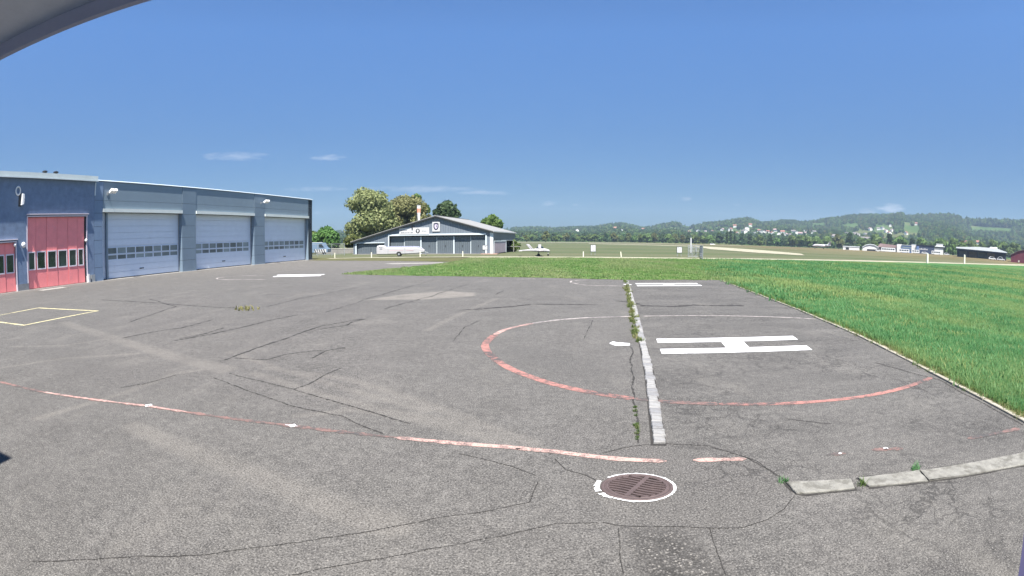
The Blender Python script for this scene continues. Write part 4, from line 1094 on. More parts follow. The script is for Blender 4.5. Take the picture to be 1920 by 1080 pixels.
# ------------------------------------------------------------------ signs, posts, fences
def board_sign(label, x, y, z0, z1, w, mark):
    t = thing('board_sign', label, 'sign', (x, y, 0), 0, 'white boards on the airfield')
    MB().box(-w / 2 - .06, w / 2 + .06, -.01, .05, z0 - .06, z1 + .06).build('frame', m_dark, t)
    bd_ = MB().box(-w / 2, w / 2, -.03, -.011, z0, z1).build('board', m_white, t)
    for s_ in (-1, 1): MB().box(s_ * w * .4 - .03, s_ * w * .4 + .03, .051, .11, 0, z1).build('post', m_steel, t)
    mb = MB()
    for x0, x1, a_, b_ in mark: mb.box(x0 * w, x1 * w, -.034, -.0305, z0 + a_ * (z1 - z0), z0 + b_ * (z1 - z0))
    tag(mb.build('print', m_ink, bd_), kind='stuff')
board_sign('white board sign standing alone in the dry field, small dark line at its foot', 12.0, 75, .56, 1.52, .72, [(-.1, .16, .12, .17), (-.22, -.18, .6, .9), (-.18, .0, .86, .9)])
board_sign('white board sign beside the wire mesh gate', 25.55, 75, .56, 1.42, .78, [(-.4, -.1, .86, .92), (.1, .4, .8, .86)])
board_sign('white board sign in front of the right end of the hangar doors', -4.15, 78.6, .72, 1.36, .72, [(-.25, .3, .72, .78), (.1, .2, .6, .78)])
m_post = M('cream marker post', (.66, .64, .52), .6, .1, 6)
pp = thing('marker_post', 'short pale marker post leaning a little in front of the near trailer end', 'post', (-18.75, 66.4, 0), 0, 'pale marker posts along the path')
MB().box(-.06, .06, -.04, .04, 0, .74).build('post', m_post, pp)
MB().box(-.062, .062, -.042, .042, .60, .66).build('band', m_cream, pp)
for x, y, lb, tilt in ((-12.2, 67.2, 'short pale marker post below the nose of the trailer', 0), (-6.5, 67.4, 'short pale marker post in front of the sliding hangar doors', 0), (9.3, 66.3, 'upright pale marker post left of the lone white board', 0),
                       (14.55, 67.0, 'pale marker post leaning sideways between the two white boards', -7), (-24.2, 66.8, 'pale marker post at the far corner of the grey hall', 0)):
    o = dup(pp, (x, y, 0), 0, lb); o.rotation_euler = (0, R(tilt), 0)
m_tall = M('weathered white post', (.68, .66, .55), .6, .1, 4)
for x, y, hh, lb in ((86.5, 78.3, 2.05, 'tall white post at the meadow edge before the far white buildings'), (115, 88.5, 2.3, 'tall white post at the meadow edge before the long dark hangar')):
    t = thing('edge_post', lb, 'post', (x, y, float(terrain(*az_r(x, y))) - .02), 0, 'tall posts at the meadow edge')
    MB().box(-.26, .26, -.12, .12, 0, hh).build('post', m_tall, t); MB().prism([(-.28, hh + .002), (.28, hh + .002), (0, hh + .1)], -.14, .14, 'y').build('cap', m_white, t)
t = thing('white_pole', 'slim white pole rising behind the wire mesh gate', 'pole', (36.6, 100, 0))
MB().tube((0, 0, 0), (0, 0, 3.1), .17, .15, 12).build('shaft', m_white, t); MB().lathe([(.3, .0), (.3, .08), (.17, .1)], 12).build('base', m_conc, t)

def mesh_fence(name, label, cat, pts, hgt, wire, step, rails=(0.12, 1.)):
    t = thing(name, label, cat, (*pts[0], 0))
    o = Vector((*pts[0], 0)); mb = MB()
    for p in pts:
        v = Vector((*p, 0)) - o; MB().tube(v, v + Vector((0, 0, hgt + .08)), .045, .045, 8).build('post', m_steel, t)
    for p, q in zip(pts[:-1], pts[1:]):
        u, v = Vector((*p, 0)) - o, Vector((*q, 0)) - o
        for rz in rails: MB().tube(u + Vector((0, 0, rz * hgt)), v + Vector((0, 0, rz * hgt)), .025, .025, 6).build('rail', m_steel, t)
        L = (v - u).length; n = int(L / step)
        for i in range(1, n):
            w = u.lerp(v, i / n); mb.tube(w + Vector((0, 0, .12 * hgt)), w + Vector((0, 0, hgt)), wire, wire, 3, cap=False)
        for k in range(1, 6):
            mb.tube(u + Vector((0, 0, hgt * k / 6)), v + Vector((0, 0, hgt * k / 6)), wire, wire, 3, cap=False)
    tag(mb.build('wire_mesh', m_steel, t, recalc=False), kind='stuff')
    return t
gt = mesh_fence('mesh_gate', 'grey wire mesh gate standing open at the path', 'gate', [(25.2, 70), (25.8, 69.95), (26.4, 69.9), (27.0, 69.8), (25.9, 66), (24.45, 62.2)], 1.72, .013, .07, (.08, .55, .82, 1.))
MB().box(1.05, 1.22, -.32, -.26, .85, 1.45).build('notice', m_steel, gt)
mesh_fence('chain_link_fence', 'thin chain link fence between the grey hall and the gabled hangar', 'fence', [(-33.0, 76), (-31, 77.3), (-29, 78.6), (-27.2, 79.8)], 1.9, .007, .12)
t = thing('barrier_board', 'black and white diagonally striped barrier board by the hall corner', 'barrier', (-33.6, 85, 0))
MB().box(-1.15, 1.15, 0, .06, .45, 1.02).build('board', m_white, t)
for k in range(5):
    x = -1.0 + k * .44; MB().prism([(x, .46), (x + .2, .46), (x - .02, 1.01), (x - .22, 1.01)], -.012, -.002, 'y').build('stripe', m_dark, t)
for s_ in (-1, 1): MB().box(s_ * .8 - .05, s_ * .8 + .05, .061, .13, 0, 1.0).build('leg', m_steel, t)
m_van = M('blue grey van paint', (.16, .23, .32), .3, .05, 2)
t = thing('van', 'blue grey van half hidden behind the far corner of the grey hall', 'van', (-35.0, 88, 0))
MB().prism([(-2.2, .4), (2.0, .4), (2.05, 1.0), (1.5, 1.25), (1.0, 2.1), (-2.1, 2.15), (-2.25, 1.9)], -.9, .9, 'y').build('body', m_van, t)
MB().prism([(.3, 1.3), (1.3, 1.3), (.85, 1.95), (.3, 1.95)], -.93, -.902, 'y').build('window', m_glass, t)
MB().box(-1.9, 1.0, -.8, .8, 2.16, 2.24).build('roof_rack', m_edge, t)
for x in (-1.4, 1.3): wheel(t, x, -.8, .36, .36, .12)
t = thing('garden_wall', 'low pale concrete wall behind the fence left of the gabled hangar', 'wall', (-31.2, 92.5, 0))
MB().box(-6, 2.2, 0, .2, 0, .92).build('wall', m_conc, t)
for k in range(6): MB().box(-6 + k * 1.37, -6 + k * 1.37 + 1.34, -.05, .25, .922, 1.0).build('coping', m_cream, t)

# windsock
t = thing('windsock', 'limp orange and white windsock hanging from its mast behind the hangar roof', 'windsock', (-18.9, 100.5, 0))
m_orange = M('faded orange cloth', (.62, .26, .17), .8, .1, 6)
MB().tube((0, 0, 0), (0, 0, 9.35), .09, .05, 8).build('mast', m_dark, t)
MB().tube((0, 0, 9.25), (.45, 0, 9.28), .03, .03, 6).build('arm', m_steel, t)
for z0, z1, r0, r1, mt in ((9.2, 8.6, .36, .35, m_white), (8.598, 7.75, .35, .32, m_orange), (7.748, 6.9, .32, .25, m_white), (6.898, 6.2, .25, .2, m_white)):
    MB().loft([[(.42 + rr * math.cos(2 * PI * i / 12) * (1 + .2 * math.sin(3 * i)), rr * .7 * math.sin(2 * PI * i / 12), z) for i in range(12)] for rr, z in ((r0, z0), ((r0 + r1) / 2 * .93, (z0 + z1) / 2), (r1, z1))], cap=False).build('sleeve', mt, t)

# ------------------------------------------------------------------ far side of the airfield
m_terra = M('red brown roof', (.24, .115, .085), .8, .25, .8)
m_greyroof = M('grey brown roof', (.17, .15, .14), .8, .25, .8)
m_shed = M('dark red boards', (.145, .035, .055), .8, .12, .5)
m_navyw = M('navy facade', (.05, .066, .11), .6, .1, .5)
m_bluef = M('blue facade', (.12, .18, .34), .5, .12, .6)
m_brown = M('dusty pink brown roof', (.30, .21, .20), .8, .15, .5)
m_housew = M('white house wall', (.72, .70, .66), .7, .08, .5)
m_wroof = M('white sheet roof', (.70, .74, .74), .5, .05, .4)
def far(name, label, cat, az, D, group=None, turn=0, dz=0):
    p = polar(az, D); return thing(name, label, cat, (p[0], p[1], float(terrain(az, D)) - .04 + dz), R(-az + turn), group)
t = far('red_shed', 'dark red gabled shed at the right edge of the airfield', 'shed', 59.9, 262)
MB().prism([(-7.5, 0), (8, 0), (8, 4.4), (1.2, 6.1), (-3, 5.2), (-7.5, 3.3)], 0, 14, 'y').build('wall', m_shed, t)
MB().prism([(1.2, 6.12), (8.6, 4.3), (8.6, 4.6), (1.2, 6.42)], -.4, 14, 'y').build('roof', m_wroof, t)
MB().prism([(-8.0, 3.15), (-3, 5.25), (1.198, 6.12), (1.198, 6.35), (-3.05, 5.48), (-8.0, 3.36)], -.3, 14, 'y').build('roof', m_greyroof, t)
MB().box(-3.2, -2.4, -.1, -.01, .3, 1.1).build('notice', m_cream, t)
t = far('open_hangar', 'long dark open hangar with a bright flat white roof', 'hangar', 54.54, 302)
MB().box(-16.5, 16.5, 6, 12, 0, 4.4).build('wall', m_navyw, t)
MB().prism([(-16.8, 4.5), (17, 4.0), (17, 4.35), (10, 5.9), (-2, 6.0), (-16.8, 5.2)], -1, 12, 'y').build('roof', m_wroof, t)
MB().prism([(-16.6, 3.9), (16.8, 3.4), (16.8, 3.98), (-16.6, 4.48)], -.8, -.3, 'y').build('fascia', m_navyw, t)
for x in (-16, -9.5, -3, 3.5, 10, 16.3): MB().box(x - .2, x + .2, -.3, .1, 0, 3.7).build('column', m_dark, t)
for k, x in enumerate((-12.5, -6, 0, 6.5)): MB().box(x - 2.6, x + 2.6, 5.85, 5.99, 0, 3.2).build('bay_door', m_greyroof if k % 2 else m_hdoor, t)
MB().box(5.5, 10.5, 2, 8, 5.9, 6.5).build('roof_light', m_wroof, t)
t = far('white_hangar', 'small white round roofed hangar at the far left of the buildings', 'hangar', 40.94, 420)
MB().prism([(-7, 0), (7, 0), (7, 2.8), (4, 4.4), (0, 5), (-4, 4.2), (-7, 2.4)], 0, 16, 'y').build('wall', m_housew, t)
MB().prism([(-7.2, 2.4), (-4, 4.25), (0, 5.05), (4, 4.45), (7.2, 2.8), (7.2, 3.2), (4, 4.9), (0, 5.5), (-4, 4.7), (-7.2, 2.8)][::-1], -.5, 16, 'y').build('roof', m_wroof, t)
MB().box(-3, 6, -.1, -.02, 0, 1.4).build('door', m_dark, t)
t = far('brown_roofed_hall', 'long hall with a dusty pink brown roof behind the parked vehicles', 'hall', 43.2, 425)
MB().box(-10, 10, 0, 12, 0, 3.4).build('wall', m_greyroof, t)
MB().prism([(-10.5, 3.42), (10.5, 3.42), (8.6, 5.3), (-8.2, 6.2)], -.6, 12.5, 'y').build('roof', m_brown, t)
for x in (-6, -2, 2, 6): MB().box(x - 1.2, x + 1.2, -.08, -.01, .6, 2.6).build('window', m_glass, t)
t = far('blue_building', 'blue fronted low building between two white blocks', 'building', 45.36, 420)
MB().box(-5, 5, 0, 10, 0, 5.6).build('wall', m_bluef, t)
for z in (1.4, 3.5): MB().box(-4.4, 4.4, -.08, -.01, z, z + .9).build('window', m_milk, t)
MB().box(-5.2, 5.2, -.3, 10.2, 5.602, 5.9).build('roof', m_edge, t)
MB().box(-9.2, -5.02, .5, 8, 0, 6.2).build('annex', m_housew, t)
t = far('white_block', 'plain white block beside the navy terminal', 'building', 46.17, 410)
MB().box(-2.1, 2.1, 0, 6, 0, 6.4).build('wall', m_housew, t); MB().box(-2.2, 2.2, -.1, 6.1, 6.402, 6.6).build('roof', m_edge, t); MB().box(-1.2, 1.0, -.06, -.01, .3, 2.4).build('door', m_dark, t)
t = far('terminal', 'navy fronted terminal building with pale lettering', 'building', 47.56, 400)
MB().box(-7.7, 7.7, 0, 14, 0, 6.0).build('wall', m_navyw, t); MB().box(-8, 8, -.4, 14, 6.002, 6.3).build('roof', m_dark, t)
mb = MB(); x = -6.6; rnd = random.Random(8)
for k in range(9):
    w = rnd.uniform(.5, .8); mb.box(x, x + w, -.06, -.005, 2.7, 3.6 if k % 3 else 4.0); x += w + .35
tag(mb.build('lettering', m_white, t), kind='stuff')
MB().box(-7.6, -5.4, -.5, -.07, 1.8, 5.2).build('sign_panel', m_bluef, t)
t = far('control_tower', 'white control building with a tiered glazed top', 'tower', 49.26, 390)
MB().box(-4, 3.4, 0, 7, 0, 4.6).build('wall', m_housew, t); MB().box(-3.2, 4.2, -.3, 6, 4.602, 5.4).build('glazing', m_glass, t)
MB().box(-3.6, 4.6, -.6, 6.3, 5.402, 6.0).build('roof', m_wroof, t); MB().box(-2.4, 3.0, .4, 5.5, 6.002, 7.2).build('cabin', m_housew, t); MB().box(-2.6, 3.4, .2, 5.7, 7.202, 7.5).build('cabin_roof', m_wroof, t)
t = far('low_shed', 'low white shed left of the round roofed hangar', 'shed', 38.65, 440)
MB().box(-7.5, 7.5, 0, 8, 0, 2.6).build('wall', m_housew, t); MB().box(-7.8, 7.8, -.3, 8.3, 2.602, 3.1).build('roof', m_wroof, t)
MB().box(-5, -2, -.06, -.01, .2, 2).build('door', m_dark, t)
# business jet
t = far('business_jet', 'white business jet with rear engines and tall tail across the field', 'aeroplane', 35.13, 430, dz=.0)
MB().loft([oval(-8.0, 2.2, .1, .1), oval(-7.3, 2.3, .7, .6), oval(-5.5, 2.55, 1.15, 1.1), oval(4, 2.6, 1.15, 1.1), oval(6.5, 2.9, .7, .7), oval(8.4, 3.3, .15, .2)]).build('fuselage', m_trail, t, True)
MB().loft([[(x0 + dx, dy, z) for dx, dy in ((0, 0), (.8, .14), (2.2 * k, 0), (.8, -.14))] for x0, z, k in ((4.9, 3.3, 1.2), (7.0, 6.0, .9))]).build('fin', m_trail, t)
MB().prism([(6.8, -2.6), (7.3, -2.6), (8.9, 0), (8.9, .0), (7.3, 2.6), (6.8, 2.6), (7.0, 0)], 5.9, 6.05).build('tailplane', m_trail, t)
mb = MB()
for s_ in (-1, 1): mb.loft([[(x0 + dx * k, s_ * y, z + dz) for dx, dz in ((0, 0), (.6, .15), (2.6, 0), (.6, -.12))] for y, x0, z, k in ((1.0, -.5, 1.8, 1.3), (8, 2.2, 2.3, .5))])
mb.build('wing', m_trail, t)
for s_ in (-1, 1): MB().loft([oval(3.2, 3.1, .5, .5, s_ * 1.6), oval(3.6, 3.1, .62, .62, s_ * 1.6), oval(5.6, 3.1, .5, .5, s_ * 1.6)]).build('engine', m_steel, t)
for i in range(6): MB().box(-4.6 + i * 1.1, -4.2 + i * 1.1, -1.16, -1.08, 2.75, 3.1).build('window', m_glass, t)
MB().tube((-5.6, 0, 1.6), (-5.6, 0, .3), .12).build('nose_leg', m_steel, t); wheel(t, -5.6, 0, .32, .32, .12)
for s_ in (-1, 1): MB().tube((2, s_ * 1.4, 1.8), (2, s_ * 1.4, .4), .14).build('main_leg', m_steel, t); wheel(t, 2, s_ * 1.4, .4, .4, .14)
m_carw = M('white car paint', (.75, .75, .74), .3, .04, 1)
def car(label, az, D, L=4.5, hgt=1.5, turn=0, van=False, cat='car'):
    t = far('parked_car' if not van else 'parked_bus', label, cat, az, D, 'vehicles parked at the far buildings', turn)
    k = L / 2
    if van: pr = [(-k, .35), (k, .35), (k, 1.2), (k * .93, hgt), (-k * .97, hgt), (-k, hgt * .9)]
    else: pr = [(-k, .35), (k, .35), (k, .75), (k * .55, .9), (k * .2, hgt), (-k * .55, hgt), (-k * .92, .95), (-k, .9)]
    MB().prism(pr, -.85, .85, 'y').build('body', m_carw, t)
    if van:
        n = max(2, int(L / 1.8))
        for i in range(n): MB().box(-k * .9 + i * L * .9 / n, -k * .9 + i * L * .9 / n + L * .7 / n, -.89, -.855, hgt * .5, hgt * .8).build('window', m_glass, t)
    else: MB().prism([(k * .42, .92), (k * .16, hgt - .1), (-k * .5, hgt - .1), (-k * .8, .95)], -.88, -.852, 'y').build('window', m_glass, t)
    for x in (-k * .62, k * .62): wheel(t, x, -.72, .33, .33, .13)
    return t
car('lone white car far out at the foot of the tree row', 22.57, 470, 4.8, 1.7)
car('long white bus below the brown roofed hall', 43.1, 384, 11.5, 3.0, van=True, cat='bus')
car('white truck before the blue building', 45.0, 384, 8.5, 2.6, van=True, cat='truck')
car('white van at the foot of the plain white block', 46.4, 380, 6, 2.5, van=True, cat='van')
car('white car before the navy terminal', 47.5, 376, 5, 1.6)
car('white van before the white control building', 48.9, 372, 7.5, 2.4, van=True, cat='van')
car('white car right of the white control building', 50.2, 372, 4.2, 1.7)
car('white car at the right part of the open hangar', 55.9, 282, 4.6, 1.6, 8)
car('white off road car beside the red shed', 57.0, 281, 4.8, 1.9)
car('white car left of the long white bus', 41.9, 390, 4.5, 1.6)
# ------------------------------------------------------------------ vegetation
def crown_arrays(seed, lobes, n, size, squash=.8):
    g = np.random.default_rng(seed)
    C = np.array([l[0] for l in lobes], float); Rd = np.array([l[1] for l in lobes], float)
    wgt = (Rd[:, 0] * Rd[:, 2]); wgt /= wgt.sum()
    k = g.choice(len(lobes), n, p=wgt)
    d = g.normal(size=(n, 3)); d /= np.linalg.norm(d, axis=1)[:, None]
    d[:, 2] = np.where(d[:, 2] < -.5, -d[:, 2] * .6, d[:, 2])
    rr = 1 - np.abs(g.normal(0, .17, n)) + .10 * g.random(n)
    P = C[k] + d * Rd[k] * rr[:, None]
    nn = d + g.normal(0, .55, (n, 3)); nn /= np.linalg.norm(nn, axis=1)[:, None]
    a = np.cross(nn, g.normal(size=(n, 3))); a /= np.linalg.norm(a, axis=1)[:, None]; b = np.cross(nn, a)
    s = size * (.55 + .9 * g.random(n))[:, None]
    el = squash * (.6 + .6 * g.random(n))[:, None]
    V = np.stack([P - a * s, P - b * s * el + nn * s * .15, P + a * s * 1.1, P + b * s * el - nn * s * .1], 1).reshape(-1, 3)
    F = np.arange(4 * n).reshape(n, 4)
    return V, F
def add_cores(V, F, lobes, f=.72):
    Vs, Fs = [V], [F]; o = len(V); nu, nv = 7, 5
    for c, r in lobes:
        pts = []
        for j in range(nv):
            th = PI * (j + .5) / nv
            for i in range(nu): pts.append((c[0] + r[0] * f * math.sin(th) * math.cos(2 * PI * i / nu), c[1] + r[1] * f * math.sin(th) * math.sin(2 * PI * i / nu), c[2] + r[2] * f * math.cos(th)))
        Vs.append(np.array(pts)); q = [(o + j * nu + i, o + j * nu + (i + 1) % nu, o + (j + 1) * nu + (i + 1) % nu, o + (j + 1) * nu + i) for j in range(nv - 1) for i in range(nu)]
        Fs.append(np.array(q)); o += len(pts)
    return np.concatenate(Vs), np.concatenate(Fs)
def make_lobes(seed, h, w, base, k, shape='round'):
    r = random.Random(seed); out = []
    for i in range(k):
        t = (i + .5) / k
        z = base + (h - base) * (.12 + .76 * t)
        if shape == 'round': env = math.sqrt(max(.08, 1 - (2 * t - .95) ** 2))
        elif shape == 'cone': env = 1.05 - t * .9
        else: env = .9 - .3 * abs(2 * t - .8)
        a = r.uniform(0, 2 * PI); rad = w / 2 * env * r.uniform(.25, .72)
        lr = w * r.uniform(.17, .27) * (.75 + .35 * env)
        out.append(((rad * math.cos(a), rad * math.sin(a), z), (lr, lr, lr * r.uniform(.75, 1.0) * (h - base) / w * (1.0 if shape == 'tall' else .8) if shape != 'round' else lr * r.uniform(.7, .95))))
    return out
def tree_meshes(seed, h, w, base, k, n, size, leaf, shape='round', cores=True):
    lb = make_lobes(seed, h, w, base, k, shape)
    V, F = crown_arrays(seed, lb, n, size)
    if cores: V, F = add_cores(V, F, lb, .62)
    me = bpy.data.meshes.new('crown'); quads_into(me, V, F); me.materials.append(leaf)
    r = random.Random(seed + 99); mb = MB(); tr = max(.12, w * .035)
    top = base + (h - base) * .5
    mb.tube((0, 0, -.1), (r.uniform(-.2, .2), r.uniform(-.2, .2), base), tr * 1.3, tr, 8, cap=False); mb.tube((0, 0, base), (r.uniform(-.4, .4), r.uniform(-.4, .4), top), tr, tr * .5, 7)
    for c, rd in lb[::max(1, k // 7)]: mb.tube((0, 0, base * .9 + (c[2] - base) * .25), c, tr * .5, tr * .15, 5)
    return me, mb.mesh('trunk', m_bark)
def tree(name, label, loc, meshes, rz=0, sc=(1, 1, 1), group=None, cat='tree'):
    t = thing(name, label, cat, loc, rz, group); t.scale = sc
    link('crown', meshes[0], t); link('trunk', meshes[1], t); return t
lf_olive = leafmat('olive leaves', (0.112, 0.14, 0.056), (0.2072, 0.2296, 0.0952), (0.2688, 0.28, 0.1288))
lf_green = leafmat('green leaves', (0.0504, 0.0974, 0.0269), (0.1042, 0.1764, 0.047), (0.1848, 0.252, 0.0756))
lf_dark = leafmat('dark leaves', (0.0245, 0.0525, 0.0245), (0.056, 0.105, 0.042), (0.105, 0.1575, 0.0595))
lf_bright = leafmat('bright leaves', (.05, .10, .026), (.09, .17, .042), (.14, .22, .065))
lf_mixed = leafmat('yellowish green leaves', (0.0585, 0.0806, 0.0234), (0.1235, 0.143, 0.0442), (0.195, 0.195, 0.0715))

t1 = tree('broadleaf_tree', 'large olive leafed tree with a broad domed crown behind the hangar', (-34.4, 119, 0), tree_meshes(11, 15.2, 12.9, .8, 34, 15000, .30, lf_olive))
t2 = tree('broadleaf_tree', 'olive and green tree with a broken top right of the largest tree', (-27.0, 126, 0), tree_meshes(12, 13.4, 12.6, 1.0, 30, 13000, .31, lf_olive))
tree('broadleaf_tree', 'green tree top rising behind the broken topped olive tree', (-25.2, 131, 0), tree_meshes(17, 14.7, 8.0, 3, 16, 6500, .32, lf_green))
tree('pine_tree', 'dark ragged tree showing above the hangar ridge', (-17.3, 136, 0), tree_meshes(13, 13.0, 7.0, 5, 13, 2300, .45, lf_dark, cores=False))
tree('broadleaf_tree', 'small green tree showing above the right roof slope of the hangar', (-5.0, 126, 0), tree_meshes(14, 8.6, 5.6, 2, 12, 2600, .4, lf_green))
tree('broadleaf_tree', 'slender dark tree top beside the small green one over the hangar roof', (-5.3, 134, 0), tree_meshes(18, 9.4, 2.6, 3, 8, 900, .35, lf_dark))
tree('bush', 'bright green bush behind the fence left of the hangar', (-36.2, 96, 0), tree_meshes(15, 5.0, 6.2, .3, 14, 3600, .3, lf_bright), cat='bush')
tree('bush', 'duller olive bush between the bright bush and the hangar', (-31.3, 98, 0), tree_meshes(19, 3.6, 4.8, .2, 12, 2000, .3, lf_mixed), cat='bush')
tree('bush', 'dark bluish bush left of the bright green bush', (-43.5, 104, 0), tree_meshes(20, 4.6, 8, .2, 12, 2200, .4, lf_green), cat='bush')
tree('bush', 'low dark green bush between the hangar and the white aeroplane', (.4, 96, 0), tree_meshes(16, 1.9, 2.5, .05, 9, 900, .22, lf_green), cat='bush')
t = thing('support_frame', 'thin pale green frame standing in the low dark bush', 'frame', (.3, 94.2, 0))
MB().box(-.06, .06, -.03, .03, 0, 2.0).build('post', m_hroof, t); MB().box(-1.2, 1.2, -.03, .03, .95, 1.05).build('rail', m_hroof, t)

ORD = 'first second third fourth fifth sixth seventh eighth ninth tenth eleventh twelfth thirteenth fourteenth fifteenth sixteenth'.split()
PLACES = [(9.1, 'between hangar and lone white board'), (18.9, 'between the two white boards'), (24.2, 'between white pole and poplars'), (35, 'between poplars and business jet'),
          (41, 'between jet and round roofed hangar'), (50, 'above the parked vehicles and terminal'), (90, 'above open hangar and red shed')]
SEEN = {}
def nth(what, az, kind, text):
    """a label by place: which one from the left, between which landmarks"""
    place = next(p for a_, p in PLACES if az < a_); SEEN[what, kind, place] = SEEN.get((what, kind, place), 0) + 1
    return text % ORD[SEEN[what, kind, place] - 1] + place
# row of trees along the far edge of the field, one by one
kinds = [tree_meshes(30, 11, 11, 1.0, 14, 900, .95, lf_green), tree_meshes(31, 12, 9.5, 1.0, 13, 850, .95, lf_dark), tree_meshes(32, 10, 12, .8, 14, 900, .95, lf_green),
         tree_meshes(33, 12, 10, .8, 12, 800, .95, lf_mixed), tree_meshes(34, 13, 8, .8, 12, 800, .9, lf_dark, 'cone')]
rnd = random.Random(21); az = .1; prev = None
while az < 63:
    hh = float(np.interp(az, [0, 5, 15, 25, 32, 45, 62], [9, 9.5, 11.5, 14, 17, 17, 19])) * rnd.uniform(.72, 1.15)
    D = rnd.uniform(640, 690) if az < 38 else rnd.uniform(560, 640)
    k = rnd.choices(range(5), [4, 3, 4, 2, 1])[0]
    q = hh / 11.5
    k_ = ('round green', 'dark green', 'wide green', 'yellowish', 'pointed dark')[k]
    lab = nth('tree', az, k_, '%s ' + k_ + ' tree from the left in the row ')
    tree('far_tree', lab, polar(az, D, float(terrain(az, D)) - .2), kinds[k], rnd.uniform(0, 6), (q, q, q), 'tree row at the far edge of the field')
    az += (.86 if az < 38 else .95) * q * rnd.uniform(.75, 1.15)
pop = tree_meshes(40, 19, 4.6, .8, 12, 900, .8, lf_dark, 'tall')
for i, (az, s) in enumerate(((24.2, .9), (24.65, 1.0), (25.15, .93))):
    tree('poplar', '%s of the three tall dark poplars standing close together in the tree row' % ('left', 'middle', 'right')[i], polar(az, 632, -.2), pop, i, (s, s, s), 'poplars in the tree row')
for i, (az, D, s, lb) in enumerate(((3.75, 520, .92, 'light green tree standing forward of the tree row near the white aeroplane'), (4.9, 540, .6, 'smaller light tree right of the forward light green tree'), (1.6, 540, .62, 'small yellowish tree just right of the hangar'),
                                  (52.1, 480, 1.0, 'bright green tree behind the open hangar roof'), (41.3, 470, .8, 'bright green tree behind the white round roofed hangar'), (50.9, 470, .8, 'light green tree right of the control building'))):
    tree('field_tree', lb, polar(az, D, float(terrain(az, D)) - .2), kinds[3 if i in (0, 2) else 0], i, (s, s, s))

# grouped scatter: points carry a scale, a turn and a kind
def scatter(name, P, sc, rot, kd, protos, label):
    me = bpy.data.meshes.new(name); me.vertices.add(len(P)); me.vertices.foreach_set('co', np.asarray(P, np.float32).ravel())
    for nm, arr in (('sc', sc), ('rot', rot), ('kd', kd)):
        at = me.attributes.new(nm, 'FLOAT', 'POINT'); at.data.foreach_set('value', np.asarray(arr, np.float32))
    o = link(name, me); tag(o, label, None, None, 'stuff')
    ng = bpy.data.node_groups.new(name, 'GeometryNodeTree')
    ng.interface.new_socket('Geometry', in_out='INPUT', socket_type='NodeSocketGeometry'); ng.interface.new_socket('Geometry', in_out='OUTPUT', socket_type='NodeSocketGeometry')
    N, Lk = ng.nodes, ng.links
    gi, go = N.new('NodeGroupInput'), N.new('NodeGroupOutput')
    def named(n):
        x = N.new('GeometryNodeInputNamedAttribute'); x.data_type = 'FLOAT'; x.inputs['Name'].default_value = n; return x.outputs['Attribute']
    s_, r_, k_ = named('sc'), named('rot'), named('kd')
    cx = N.new('ShaderNodeCombineXYZ'); Lk.new(r_, cx.inputs[2])
    join = N.new('GeometryNodeJoinGeometry')
    for i, p in enumerate(protos):
        cmp_ = N.new('FunctionNodeCompare'); cmp_.data_type = 'FLOAT'; cmp_.operation = 'EQUAL'; cmp_.inputs['B'].default_value = i; cmp_.inputs['Epsilon'].default_value = .1
        Lk.new(k_, cmp_.inputs['A'])
        oi = N.new('GeometryNodeObjectInfo'); oi.inputs['Object'].default_value = p; oi.inputs['As Instance'].default_value = True
        ip = N.new('GeometryNodeInstanceOnPoints')
        Lk.new(gi.outputs[0], ip.inputs['Points']); Lk.new(cmp_.outputs['Result'], ip.inputs['Selection']); Lk.new(oi.outputs['Geometry'], ip.inputs['Instance'])
        Lk.new(cx.outputs[0], ip.inputs['Rotation']); Lk.new(s_, ip.inputs['Scale']); Lk.new(ip.outputs['Instances'], join.inputs[0])
    Lk.new(join.outputs[0], go.inputs[0])
    md = o.modifiers.new('scatter', 'NODES'); md.node_group = ng
    return o
def proto(name, me): return bpy.data.objects.new(name, me)

# woods on the hillside
def joined(seed, h, w, base, k, n, size, leaf, shape='round'):
    lb = make_lobes(seed, h, w, base, k, shape); V, F = crown_arrays(seed, lb, n, size); V, F = add_cores(V, F, lb, .7)
    me = bpy.data.meshes.new('wood_tree'); quads_into(me, V, F); me.materials.append(leaf); return me
wp = [proto('wood_tree', joined(50, 12, 11, .3, 9, 260, 1.3, lf_green)), proto('wood_tree', joined(51, 13, 9, .3, 9, 240, 1.3, lf_dark)), proto('wood_tree', joined(52, 11, 12, .3, 9, 260, 1.4, lf_mixed)), proto('wood_tree', joined(53, 15, 7, .3, 9, 220, 1.1, lf_dark, 'cone'))]
HOUSES = [(7.3, .95), (7.55, .72), (11.6, 1.2), (12.3, .95), (14.7, 1.15), (15.5, .78), (19.0, .95), (19.9, .96), (20.9, 1.05), (21.8, 1.07), (22.5, 1.12), (25.1, 1.75), (25.4, .95), (26.2, 1.1), (26.9, 1.9), (27.9, 1.3), (28.3, 1.18),
          (28.9, 1.25), (29.4, 1.05), (30.2, .98), (30.6, 1.2), (31.0, 1.05), (31.5, .9), (31.9, 1.3), (32.3, 1.22), (32.7, 1.1), (33.2, 1.2), (33.6, 1.4), (34.0, 1.25), (34.3, 1.42), (24.6, 1.35), (29.8, 1.4), (33.0, 1.45), (23.7, 1.3),
          (36.6, .9), (38.1, 1.25), (39.1, 1.3), (39.4, 1.22), (40.0, .85), (40.3, 1.35), (40.9, 1.95), (41.9, 2.05), (42.35, 2.12), (42.8, 1.85), (43.3, 2.45), (43.2, 1.6), (43.5, 1.95), (46.4, 2.75), (42.5, .95), (40.6, .8), (52.6, 1.15), (54.0, 1.1), (26.5, 1.45), (27.4, 1.0), (18.3, 1.2), (16.6, 1.15), (44.2, 1.15), (45.2, 1.7)]
HR = [(a, hill_r(a, e)) for a, e in HOUSES]
g = np.random.default_rng(3)
